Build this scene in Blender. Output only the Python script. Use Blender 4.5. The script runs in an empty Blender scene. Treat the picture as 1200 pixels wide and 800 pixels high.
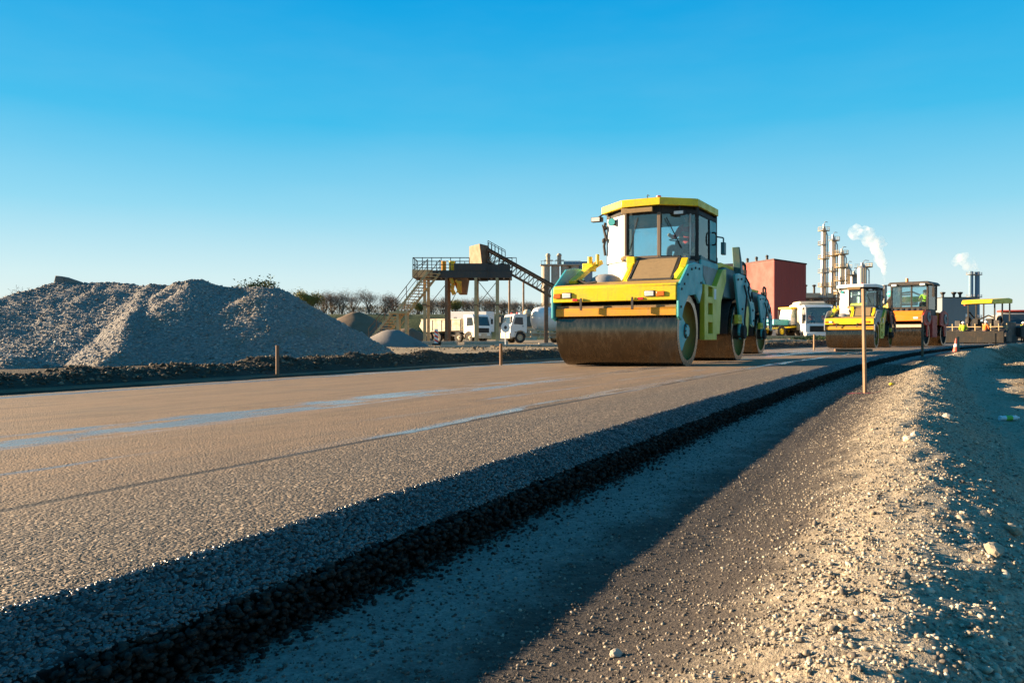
import bpy, bmesh, math, random
import numpy as np
from mathutils import Vector, Matrix
random.seed(7)
SC = bpy.context.scene
COL = SC.collection
PI = math.pi

# ------------------------------------------------------------------ materials
def new_mat(name):
    m = bpy.data.materials.new(name); m.use_nodes = True
    nt = m.node_tree; nt.nodes.clear()
    out = nt.nodes.new('ShaderNodeOutputMaterial')
    return m, nt, out
def nd(nt, typ, **kw):
    n = nt.nodes.new(typ)
    for k, v in kw.items():
        if k in n.inputs.keys() if isinstance(k, str) else False: n.inputs[k].default_value = v
        else: setattr(n, k, v)
    return n
def c4(c): return (c[0], c[1], c[2], 1.0)
def noise(nt, vec, scale, detail=4, rough=.55):
    n = nt.nodes.new('ShaderNodeTexNoise')
    n.inputs['Scale'].default_value = scale; n.inputs['Detail'].default_value = detail
    n.inputs['Roughness'].default_value = rough
    if vec is not None: nt.links.new(vec, n.inputs['Vector'])
    return n.outputs['Fac']
def ramp(nt, fac, stops):
    r = nt.nodes.new('ShaderNodeValToRGB')
    e = r.color_ramp.elements
    while len(e) > 1: e.remove(e[-1])
    e[0].position = stops[0][0]; e[0].color = c4(stops[0][1])
    for p, c in stops[1:]:
        q = e.new(p); q.color = c4(c)
    nt.links.new(fac, r.inputs['Fac'])
    return r.outputs['Color']
def framp(nt, fac, a, b, lo=0., hi=1.):
    m = nt.nodes.new('ShaderNodeMapRange'); m.interpolation_type = 'SMOOTHSTEP'
    for i, v in zip(('From Min', 'From Max', 'To Min', 'To Max'), (a, b, lo, hi)): m.inputs[i].default_value = v
    nt.links.new(fac, m.inputs['Value']); return m.outputs['Result']
def mixc(nt, fac, a, b, blend='MIX'):
    m = nt.nodes.new('ShaderNodeMix'); m.data_type = 'RGBA'; m.blend_type = blend
    for sock, v in ((m.inputs[0], fac), (m.inputs[6], a), (m.inputs[7], b)):
        if hasattr(v, 'is_linked'): nt.links.new(v, sock)
        elif isinstance(v, (int, float)): sock.default_value = v
        else: sock.default_value = c4(v)
    return m.outputs[2]
def mth(nt, op, a, b=0.0):
    m = nt.nodes.new('ShaderNodeMath'); m.operation = op
    for i, v in enumerate((a, b)):
        if hasattr(v, 'is_linked'): nt.links.new(v, m.inputs[i])
        else: m.inputs[i].default_value = v
    return m.outputs[0]
def bump(nt, h, strength, dist):
    b = nt.nodes.new('ShaderNodeBump'); b.inputs['Strength'].default_value = strength; b.inputs['Distance'].default_value = dist
    nt.links.new(h, b.inputs['Height']); return b.outputs['Normal']
def pbsdf(nt, out, col, rough=.6, metal=0., normal=None, spec=None):
    p = nt.nodes.new('ShaderNodeBsdfPrincipled')
    for sock, v in ((p.inputs['Base Color'], col), (p.inputs['Roughness'], rough), (p.inputs['Metallic'], metal)):
        if hasattr(v, 'is_linked'): nt.links.new(v, sock)
        elif isinstance(v, (int, float)): sock.default_value = v
        else: sock.default_value = c4(v)
    if normal is not None: nt.links.new(normal, p.inputs['Normal'])
    if spec is not None:
        if hasattr(spec, 'is_linked'): nt.links.new(spec, p.inputs['Specular IOR Level'])
        else: p.inputs['Specular IOR Level'].default_value = spec
    nt.links.new(p.outputs[0], out.inputs['Surface']); return p
def coord(nt, kind='Object'):
    return nt.nodes.new('ShaderNodeTexCoord').outputs[kind]
def uvxyz(nt):
    u = nt.nodes.new('ShaderNodeTexCoord').outputs['UV']
    s = nt.nodes.new('ShaderNodeSeparateXYZ'); nt.links.new(u, s.inputs[0]); return u, s.outputs[0], s.outputs[1]
def scaled(nt, vec, sx, sy, sz=1):
    m = nt.nodes.new('ShaderNodeMapping'); m.inputs['Scale'].default_value = (sx, sy, sz)
    nt.links.new(vec, m.inputs['Vector']); return m.outputs[0]
_cache = {}
def paint(name, col, rough=.38, dirt=.35, dirtcol=(.22, .16, .10), scale=2.2, metal=0., bmp=.0):
    if name in _cache: return _cache[name]
    m, nt, out = new_mat(name)
    v = coord(nt)
    f = noise(nt, v, scale, 6, .65); g = noise(nt, v, scale*9, 4, .6)
    k = mth(nt, 'MULTIPLY', framp(nt, mth(nt, 'ADD', f, mth(nt, 'MULTIPLY', g, .5)), .68, 1.0), dirt*1.6)
    c = mixc(nt, k, col, dirtcol)
    c = mixc(nt, framp(nt, g, .3, .75, 0, .22), c, tuple(x*.78 for x in col))
    stk_ = noise(nt, scaled(nt, v, 13, 13, 1.3), 1.0, 5, .6)
    c = mixc(nt, framp(nt, stk_, .52, .78, 0, min(.6, dirt*1.3)), c, dirtcol)
    r = framp(nt, f, .3, .8, rough, min(1, rough+.3))
    pbsdf(nt, out, c, r, metal, bump(nt, g, .15, .01) if bmp == 0 else bump(nt, g, bmp, .02))
    _cache[name] = m; return m
def stonemat(name, cols, rough=.9, spec=.3, attr='tone'):
    if name in _cache: return _cache[name]
    m, nt, out = new_mat(name)
    a = nt.nodes.new('ShaderNodeAttribute'); a.attribute_name = attr
    n = len(cols)
    c = ramp(nt, a.outputs['Fac'], [(i/(n-1), cc) for i, cc in enumerate(cols)])
    v = coord(nt); g = noise(nt, v, 60, 3)
    c = mixc(nt, framp(nt, g, .3, .7, 0, .3), c, (.12, .10, .08))
    pbsdf(nt, out, c, rough, 0, bump(nt, g, .3, .01), spec)
    _cache[name] = m; return m
def glass(name, tint, rough=.03, dust=.12):
    if name in _cache: return _cache[name]
    m, nt, out = new_mat(name)
    t = nt.nodes.new('ShaderNodeBsdfTransparent'); t.inputs[0].default_value = c4(tint)
    g = nt.nodes.new('ShaderNodeBsdfGlossy'); g.inputs['Roughness'].default_value = rough
    fr = nt.nodes.new('ShaderNodeFresnel'); fr.inputs[0].default_value = 1.5
    mx = nt.nodes.new('ShaderNodeMixShader')
    nt.links.new(mth(nt, 'ADD', fr.outputs[0], .05), mx.inputs[0]); nt.links.new(t.outputs[0], mx.inputs[1]); nt.links.new(g.outputs[0], mx.inputs[2])
    d = nt.nodes.new('ShaderNodeBsdfDiffuse'); d.inputs[0].default_value = (.5, .45, .38, 1)
    mx2 = nt.nodes.new('ShaderNodeMixShader')
    nt.links.new(framp(nt, noise(nt, coord(nt), 2.5, 5), .45, .8, 0, dust), mx2.inputs[0])
    nt.links.new(mx.outputs[0], mx2.inputs[1]); nt.links.new(d.outputs[0], mx2.inputs[2])
    nt.links.new(mx2.outputs[0], out.inputs['Surface'])
    _cache[name] = m; return m

YEL = paint('yellow_paint', (.86, .60, .008), .35, .25)
YEL_SHADE = paint('shaded_yellow_paint', (.55, .50, .03), .35, .22)  # copy of the yellow with shade mixed in, for the side parts
TEAL = paint('teal_paint_and_shade', (.055, .40, .43), .4, .18)  # on the roller, blue shade of grey panels is put into the colour
DTEAL = paint('dark_teal_paint', (.05, .16, .17), .4, .2)
TAN = paint('dusty_tan_plate', (.30, .20, .09), .75, .5, (.2, .13, .06))
ORANGEBAR = paint('amber_paint', (.75, .33, .01), .5, .3)
ORANGE = paint('orange_paint', (.88, .23, .008), .4, .25)
REDP = paint('red_paint', (.58, .055, .035), .5, .3)
BLACK = paint('black_rubber', (.018, .018, .018), .7, .3, (.10, .08, .06))
DARKM = paint('dark_steel', (.045, .045, .045), .5, .35, (.14, .10, .07), metal=.3)
GREYP = paint('grey_paint', (.30, .30, .29), .5, .3)
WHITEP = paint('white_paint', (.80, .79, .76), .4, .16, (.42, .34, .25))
CREAM = paint('dusty_cream_paint', (.55, .47, .34), .6, .5, (.35, .27, .18))
STEEL = paint('bright_steel', (.55, .54, .52), .35, .3, (.3, .25, .2), metal=.7)
RUST = paint('rusty_brown_steel', (.16, .085, .05), .8, .5, (.28, .19, .11))
TANSTEEL = paint('dusty_yellow_steel', (.48, .36, .19), .7, .5, (.28, .2, .12))
WOOD = paint('weathered_wood', (.30, .19, .11), .85, .5, (.15, .10, .06))
CONC = paint('concrete', (.42, .36, .28), .9, .5, (.25, .2, .14))
GLASS = glass('tinted_glass', (.80, .93, .96))
DGLASS = paint('dark_windscreen', (.02, .035, .05), .08, .1)
LAMPW = paint('clear_lamp_lens', (.75, .75, .72), .2, .1)
LAMPO = paint('orange_lamp_lens', (.85, .16, .01), .25, .1)
LAMPR = paint('red_lamp_lens', (.7, .03, .03), .25, .1)
SKIN = paint('skin', (.45, .25, .17), .6, .1)
HIVO = paint('orange_vest_cloth', (.85, .16, .02), .9, .1)
HIVY = paint('lime_vest_cloth', (.55, .75, .03), .9, .1)
REDC = paint('red_jacket_cloth', (.55, .03, .03), .9, .1)
DCLOTH = paint('dark_cloth', (.03, .035, .05), .9, .2)
def drum_mat():
    m, nt, out = new_mat('worn_drum_steel')
    v = coord(nt)
    s = noise(nt, scaled(nt, v, 9, 3, 3), 2.2, 6, .6)
    f = noise(nt, v, 1.6, 5)
    c = ramp(nt, s, [(.25, (.10, .08, .057)), (.55, (.14, .11, .078)), (.8, (.19, .15, .105))])
    c = mixc(nt, framp(nt, f, .42, .8, 0, .35), c, (.085, .062, .04))
    pbsdf(nt, out, c, framp(nt, s, .3, .7, .20, .30), .93, bump(nt, s, .06, .006)); return m
DRUM = drum_mat()

# ------------------------------------------------------------------ mesh builder
class MB:
    def __init__(s): s.v = []; s.f = []; s.st = []
    def add(s, vs, fs):
        o = len(s.v); s.st.append((o, len(s.f))); s.v += [tuple(p) for p in vs]; s.f += [tuple(i+o for i in f) for f in fs]; return s
    def box(s, x0, x1, y0, y1, z0, z1, rot=None, piv=None):
        vs = [Vector((x, y, z)) for x in (x0, x1) for y in (y0, y1) for z in (z0, z1)]
        if rot is not None:
            p = Vector(piv if piv else ((x0+x1)/2, (y0+y1)/2, (z0+z1)/2))
            vs = [rot @ (q-p) + p for q in vs]
        return s.add(vs, [(0,1,3,2),(4,6,7,5),(0,4,5,1),(2,3,7,6),(0,2,6,4),(1,5,7,3)])
    def prism(s, poly, axis, a0, a1):
        n = len(poly)
        def p(u, w, a): return (a,u,w) if axis == 'x' else ((u,a,w) if axis == 'y' else (u,w,a))
        vs = [p(u,w,a0) for u,w in poly] + [p(u,w,a1) for u,w in poly]
        return s.add(vs, [tuple(range(n))[::-1], tuple(range(n,2*n))] + [(i,(i+1)%n,n+(i+1)%n,n+i) for i in range(n)])
    def hexa(s, lo, hi):   # lo, hi: 4-point loops
        return s.add(list(lo)+list(hi), [(3,2,1,0),(4,5,6,7)]+[(i,(i+1)%4,4+(i+1)%4,4+i) for i in range(4)])
    def bar(s, p0, p1, w, h=None):
        p0 = Vector(p0); p1 = Vector(p1); h = h or w
        d = (p1-p0).normalized(); up = Vector((0,0,1)) if abs(d.z) < .95 else Vector((0,1,0))
        a = d.cross(up).normalized()*w/2; b = a.cross(d).normalized()*h/2
        return s.hexa([p0+a+b, p0-a+b, p0-a-b, p0+a-b], [p1+a+b, p1-a+b, p1-a-b, p1+a-b])
    def cyl(s, p0, p1, r0, r1=None, n=14, cap=True):
        r1 = r0 if r1 is None else r1
        p0 = Vector(p0); p1 = Vector(p1); d = (p1-p0).normalized()
        up = Vector((0,0,1)) if abs(d.z) < .95 else Vector((1,0,0))
        a = d.cross(up).normalized(); b = a.cross(d)
        vs = []
        for p, r in ((p0,r0),(p1,r1)):
            vs += [p+(a*math.cos(2*PI*i/n)+b*math.sin(2*PI*i/n))*r for i in range(n)]
        fs = [(i,(i+1)%n,n+(i+1)%n,n+i) for i in range(n)]
        if cap: fs += [tuple(range(n))[::-1], tuple(range(n,2*n))]
        return s.add(vs, fs)
    def tube(s, pts, r, n=7):
        for a, b in zip(pts[:-1], pts[1:]): s.cyl(a, b, r, n=n)
        return s
    def lathe(s, prof, axis='z', c=(0,0,0), n=24, a0=0, a1=2*PI):  # prof: (r, h)
        full = abs(a1-a0-2*PI) < 1e-6; m = n if full else n+1
        vs = []
        for i in range(m):
            t = a0+(a1-a0)*i/n
            for r, h in prof:
                x, y = r*math.cos(t), r*math.sin(t)
                p = (x,y,h) if axis == 'z' else ((h,x,y) if axis == 'x' else (x,h,y))
                vs.append((p[0]+c[0], p[1]+c[1], p[2]+c[2]))
        k = len(prof); fs = []
        for i in range(n):
            j = (i+1) % m
            for q in range(k-1): fs.append((i*k+q, j*k+q, j*k+q+1, i*k+q+1))
        return s.add(vs, fs)
    def ball(s, c, rx, ry=None, rz=None, n=12, m=8):
        ry = ry or rx; rz = rz or rx
        vs = [(c[0], c[1], c[2]-rz)]; fs = []
        for j in range(1, m):
            t = -PI/2+PI*j/m
            vs += [(c[0]+rx*math.cos(t)*math.cos(2*PI*i/n), c[1]+ry*math.cos(t)*math.sin(2*PI*i/n), c[2]+rz*math.sin(t)) for i in range(n)]
        vs.append((c[0], c[1], c[2]+rz)); L = len(vs)-1
        for i in range(n):
            fs.append((0, 1+(i+1)%n, 1+i)); fs.append((L, 1+(m-2)*n+i, 1+(m-2)*n+(i+1)%n))
            for j in range(m-2): fs.append((1+j*n+i, 1+j*n+(i+1)%n, 1+(j+1)*n+(i+1)%n, 1+(j+1)*n+i))
        return s.add(vs, fs)
    def quad(s, a, b, c, d): return s.add([a,b,c,d], [(0,1,2,3)])
    def build(s, name, mat, parent=None, bevel=0., ang=35, recalc=True, sep=False):
        if sep:     # every primitive becomes an object of its own
            ends = s.st[1:]+[(len(s.v), len(s.f))]; o = None
            for (v0, f0), (v1, f1) in zip(s.st, ends):
                q = MB(); q.add(s.v[v0:v1], [tuple(i-v0 for i in f) for f in s.f[f0:f1]]); o = q.build(name, mat, parent, bevel, ang, recalc)
            return o
        me = bpy.data.meshes.new(name); me.from_pydata(s.v, [], s.f)
        if recalc:
            bm = bmesh.new(); bm.from_mesh(me); bmesh.ops.recalc_face_normals(bm, faces=bm.faces); bm.to_mesh(me); bm.free()
        me.polygons.foreach_set('use_smooth', [True]*len(me.polygons))
        me.set_sharp_from_angle(angle=math.radians(ang))
        me.materials.append(mat)
        o = bpy.data.objects.new(name, me); COL.objects.link(o)
        if parent is not None: o.parent = parent
        if bevel > 0:
            b = o.modifiers.new('bevel', 'BEVEL'); b.width = bevel; b.segments = 2; b.limit_method = 'ANGLE'; b.angle_limit = math.radians(40); b.harden_normals = False
        return o
def tag(o, label, cat, group=None, kind=None):
    if label: o['label'] = label
    if cat: o['category'] = cat
    if group: o['group'] = group
    if kind: o['kind'] = kind
    return o
def empty(name, label, cat, loc=(0,0,0), rz=0., group=None):
    o = bpy.data.objects.new(name, None); COL.objects.link(o)
    o.location = loc; o.rotation_euler = (0,0,rz); o.empty_display_size = .3
    return tag(o, label, cat, group)
def copy_tree(o, parent=None):
    c = o.copy(); COL.objects.link(c)
    if parent is not None: c.parent = parent
    for ch in list(o.children): copy_tree(ch, c)
    return c
def npmesh(name, V, F, mat, uv=None, tone=None, smooth=True, kind=None, parent=None, faceattr=None):
    me = bpy.data.meshes.new(name)
    V = np.asarray(V, np.float32); F = np.asarray(F, np.int32); k = F.shape[1]
    me.vertices.add(len(V)); me.vertices.foreach_set('co', V.ravel())
    me.loops.add(F.size); me.loops.foreach_set('vertex_index', F.ravel())
    me.polygons.add(len(F)); me.polygons.foreach_set('loop_start', np.arange(0, F.size, k, dtype=np.int32))
    if smooth: me.polygons.foreach_set('use_smooth', np.ones(len(F), bool))
    me.update(calc_edges=True)
    if uv is not None:
        l = me.uv_layers.new(name='UVMap'); l.data.foreach_set('uv', np.asarray(uv, np.float32)[F.ravel()].ravel())
    if tone is not None:
        a = me.attributes.new('tone', 'FLOAT', 'FACE' if len(tone) == len(F) else 'POINT'); a.data.foreach_set('value', np.asarray(tone, np.float32))
    me.materials.append(mat)
    o = bpy.data.objects.new(name, me); COL.objects.link(o)
    if parent is not None: o.parent = parent
    if kind: o['kind'] = kind
    return o

# ------------------------------------------------------------------ numpy noise
def _h(ix, iy, seed):
    n = (ix.astype(np.int64)*374761393 + iy.astype(np.int64)*668265263 + seed*1442695041) & 0x7fffffff
    n = ((n ^ (n >> 13))*1274126177) & 0x7fffffff
    n = n ^ (n >> 16)
    return (n & 0xffffff)/float(0xffffff)
def vn(x, y, seed=0):
    ix = np.floor(x); iy = np.floor(y); fx = x-ix; fy = y-iy
    fx = fx*fx*(3-2*fx); fy = fy*fy*(3-2*fy)
    a = _h(ix,iy,seed); b = _h(ix+1,iy,seed); c = _h(ix,iy+1,seed); d = _h(ix+1,iy+1,seed)
    return (a*(1-fx)+b*fx)*(1-fy)+(c*(1-fx)+d*fx)*fy
def fbm(x, y, sc, oc=4, seed=0, gain=.5):
    t = np.zeros_like(x, dtype=float); amp = 1.; tot = 0.
    for i in range(oc):
        t += amp*(vn(x*sc, y*sc, seed+i)-.5); tot += amp; amp *= gain; sc *= 2.03
    return t/tot*2
def sst(a, b, x):
    t = np.clip((x-a)/(b-a), 0, 1); return t*t*(3-2*t)

# ------------------------------------------------------------------ road curve (s along the right lip, v to the right)
CAMH = .5
_S = np.arange(-60, 420.01, .25)
def _theta(s):
    s = np.clip(s, 0, 100); return np.radians(26.6+.19*s+.0009*s*s)
_T = _theta(_S)
_X = np.concatenate([[0], np.cumsum(np.sin((_T[1:]+_T[:-1])/2)*.25)]); _Y = np.concatenate([[0], np.cumsum(np.cos((_T[1:]+_T[:-1])/2)*.25)])
_i0 = int(60/.25); _X -= _X[_i0]; _Y -= _Y[_i0]; _Y += 3.31
def R(s, v):
    s = np.asarray(s, float); v = np.asarray(v, float)
    t = np.interp(s, _S, _T)
    return np.interp(s, _S, _X)+v*np.cos(t), np.interp(s, _S, _Y)-v*np.sin(t)
def SV(x, y):
    x = np.atleast_1d(np.asarray(x, float)); y = np.atleast_1d(np.asarray(y, float))
    so = np.empty(len(x)); vo = np.empty(len(x))
    for a in range(0, len(x), 2000):
        d = (x[a:a+2000,None]-_X[None])**2+(y[a:a+2000,None]-_Y[None])**2
        k = d.argmin(1); t = _T[k]; dx = x[a:a+2000]-_X[k]; dy = y[a:a+2000]-_Y[k]
        so[a:a+2000] = _S[k]+dx*np.sin(t)+dy*np.cos(t); vo[a:a+2000] = dx*np.cos(t)-dy*np.sin(t)
    return so, vo
RW = 7.6          # road width
SUB = -.165       # subgrade level at the lip
def roadz(v): return .02*np.minimum(v, 0)
def groundz(s, v):
    """height of the natural ground / subgrade / windrow"""
    s = np.asarray(s, float); v = np.asarray(v, float)
    x, y = R(s, v)
    nl = fbm(x, y, .35, 4, 11); nm = fbm(x, y, 1.6, 5, 21, .6); nf = fbm(x, y, 9., 4, 31, .62)
    # left yard and berm
    left = -.15+.10*nl*sst(9.5, 14, -v)+.012*nm
    bh = .23+.09*fbm(x, y, .5, 3, 41)
    berm = bh*np.exp(-((v+8.55)/.55)**2)*(1+.25*nm)
    berm += .07*np.clip(nm, -.3, 1)*sst(7.7, 8.1, -v)*(1-sst(9.6, 11.5, -v))+.035*nf*sst(7.7, 8.1, -v)*(1-sst(9.6, 12, -v))
    left = left+berm
    # right: subgrade, windrow, verge
    e = .07*fbm(s, s*0, .55, 4, 51)+.05*fbm(s, s*0, 2.6, 3, 52)
    far = sst(14, 30, s)
    crest = 1.47+.06*sst(0, 4, s)+e+.9*far
    hgt = .185+.05*fbm(s, s*0, .9, 3, 53)+.10*far
    u = v-crest
    up = sst(-.62-.3*far, .02, u)
    dn = sst(-.02, .62+.3*far, u)
    right = SUB+.008*nl+hgt*up-(hgt+.03)*dn
    wm = sst(-.5, -.1, u)*(1-sst(.9, 2.2, u))
    right += wm*(.020*nm+.021*nf+.011*fbm(x, y, 26., 3, 33, .6))+.004*nf*(1-wm)
    right += .05*np.exp(-((u-.30-.2*nl)/.20)**2)*np.clip(nm+.15, 0, 1)
    right += sst(.6, 2.2, u)*(.05*nl+.05*fbm(x, y, .9, 4, 61)+.018*nm+.05+.04*sst(2, 6, u))
    z = np.where(v > -.2, right, np.where(v < -7.5, left, -.30))
    # sloping soil bank beyond the road (behind the machines)
    bank = .45*np.exp(-((s-50)/13)**2)*np.exp(-((v+11.2)/2.0)**2)*(1+.3*nm)
    z = z+np.where(v < -7.6, bank, 0)
    return z
def gz(x, y):
    s, v = SV(x, y); s, v = float(s[0]), float(v[0])
    if -RW <= v <= 0: return float(roadz(v))
    return float(groundz(np.array([s]), np.array([v]))[0])
def grid_faces(n, m):
    i = np.arange(n-1)[:,None]; j = np.arange(m-1)[None]
    a = (i*m+j).ravel(); return np.stack([a, a+1, a+m+1, a+m], 1)
def spaced(knots):
    out = []
    for a, b, d in knots: out.append(np.arange(a, b-1e-6, d))
    out.append(np.array([knots[-1][1]])); return np.concatenate(out)

# ------------------------------------------------------------------ ground
def ground_mat():
    m, nt, out = new_mat('ground_soil_and_gravel')
    uv, s, v = uvxyz(nt)
    obj = coord(nt)
    n1 = noise(nt, obj, .5, 5, .6); n2 = noise(nt, obj, 4, 6, .65); n3 = noise(nt, obj, 45, 5, .7); n4 = noise(nt, obj, 140, 3, .7)
    vw = mth(nt, 'ADD', v, mth(nt, 'MULTIPLY', mth(nt, 'SUBTRACT', n2, .5), .55))
    # subgrade
    sub = ramp(nt, mth(nt, 'ADD', mth(nt, 'MULTIPLY', n3, .6), mth(nt, 'MULTIPLY', n4, .4)), [(.30, (.09,.085,.08)), (.46, (.19,.175,.155)), (.60, (.29,.265,.23)), (.75, (.42,.38,.33))])
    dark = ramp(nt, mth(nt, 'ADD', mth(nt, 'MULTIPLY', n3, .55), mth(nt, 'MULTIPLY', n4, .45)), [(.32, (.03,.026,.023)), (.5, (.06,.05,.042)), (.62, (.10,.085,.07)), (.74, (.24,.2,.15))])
    grav = ramp(nt, mth(nt, 'ADD', mth(nt, 'MULTIPLY', n3, .6), mth(nt, 'MULTIPLY', n4, .4)), [(.30, (.07,.055,.04)), (.44, (.25,.21,.15)), (.58, (.40,.345,.255)), (.74, (.58,.52,.41))])
    soil = ramp(nt, mth(nt, 'ADD', mth(nt, 'MULTIPLY', n2, .5), mth(nt, 'MULTIPLY', n3, .5)), [(.3, (.075,.05,.028)), (.55, (.15,.105,.055)), (.75, (.24,.18,.11))])
    yard = ramp(nt, mth(nt, 'ADD', mth(nt, 'MULTIPLY', n1, .5), mth(nt, 'MULTIPLY', n2, .5)), [(.3, (.13,.10,.065)), (.5, (.27,.21,.13)), (.65, (.36,.28,.18)), (.8, (.42,.35,.25))])
    berm = ramp(nt, mth(nt, 'ADD', mth(nt, 'MULTIPLY', n2, .4), mth(nt, 'MULTIPLY', n3, .6)), [(.3, (.02,.016,.012)), (.55, (.05,.04,.028)), (.75, (.12,.095,.065))])
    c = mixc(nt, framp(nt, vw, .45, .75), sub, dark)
    c = mixc(nt, framp(nt, vw, 1.08, 1.36), c, grav)
    vs = mth(nt, 'ADD', v, mth(nt, 'MULTIPLY', mth(nt, 'SUBTRACT', n1, .5), 1.8))
    c = mixc(nt, framp(nt, vs, 2.3, 3.0), c, soil)
    left = mixc(nt, framp(nt, mth(nt, 'ADD', mth(nt, 'ADD', vw, framp(nt, s, 17, 25, 5.5, 0)), mth(nt, 'MULTIPLY', n1, .8)), -10.0, -9.2), yard, berm)
    c = mixc(nt, framp(nt, v, -4, -3.9), left, c)
    h = mth(nt, 'ADD', mth(nt, 'MULTIPLY', n3, .7), mth(nt, 'MULTIPLY', n4, .45))
    pbsdf(nt, out, c, .92, 0, bump(nt, h, .75, .02), .25); return m
GROUND = ground_mat()
sk = spaced([(-6,-2.6,.12),(-2.6,-.6,.03),(-.6,5,.035),(5,12,.08),(12,30,.22),(30,80,.8),(80,200,5),(200,400,25)])
vk = spaced([(-300,-60,20),(-60,-24,2.2),(-24,-13,.5),(-13,-9.6,.12),(-9.6,-7.5,.05),(-7.5,-.2,1.82),(-.2,.9,.06),(.9,3,.02),(3,7,.09),(7,20,.6),(20,60,5),(60,110,10)])
S2, V2 = np.meshgrid(sk, vk, indexing='ij')
Zg = groundz(S2.ravel(), V2.ravel())
Xg, Yg = R(S2.ravel(), V2.ravel())
o = npmesh('ground', np.stack([Xg,Yg,Zg],1), grid_faces(len(sk), len(vk)), GROUND, uv=np.stack([S2.ravel(),V2.ravel()],1), kind='structure')
# outer plain reaching the horizon
def field_mat():
    m, nt, out = new_mat('far_field'); v = coord(nt)
    n = noise(nt, v, .02, 5, .6); g = noise(nt, v, .6, 5, .6)
    c = ramp(nt, mth(nt, 'ADD', mth(nt,'MULTIPLY', n, .6), mth(nt,'MULTIPLY', g, .4)), [(.35, (.13,.11,.06)), (.5, (.08,.09,.035)), (.65, (.2,.16,.1))])
    pbsdf(nt, out, c, .95, 0, bump(nt, g, .5, .1)); return m
FIELD = field_mat()
b = MB(); q = 5000; b.quad((-q,-q,-.75),(q,-q,-.75),(q,q,-.75),(-q,q,-.75))
tag(b.build('plain', FIELD), None, None, kind='structure')

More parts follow.
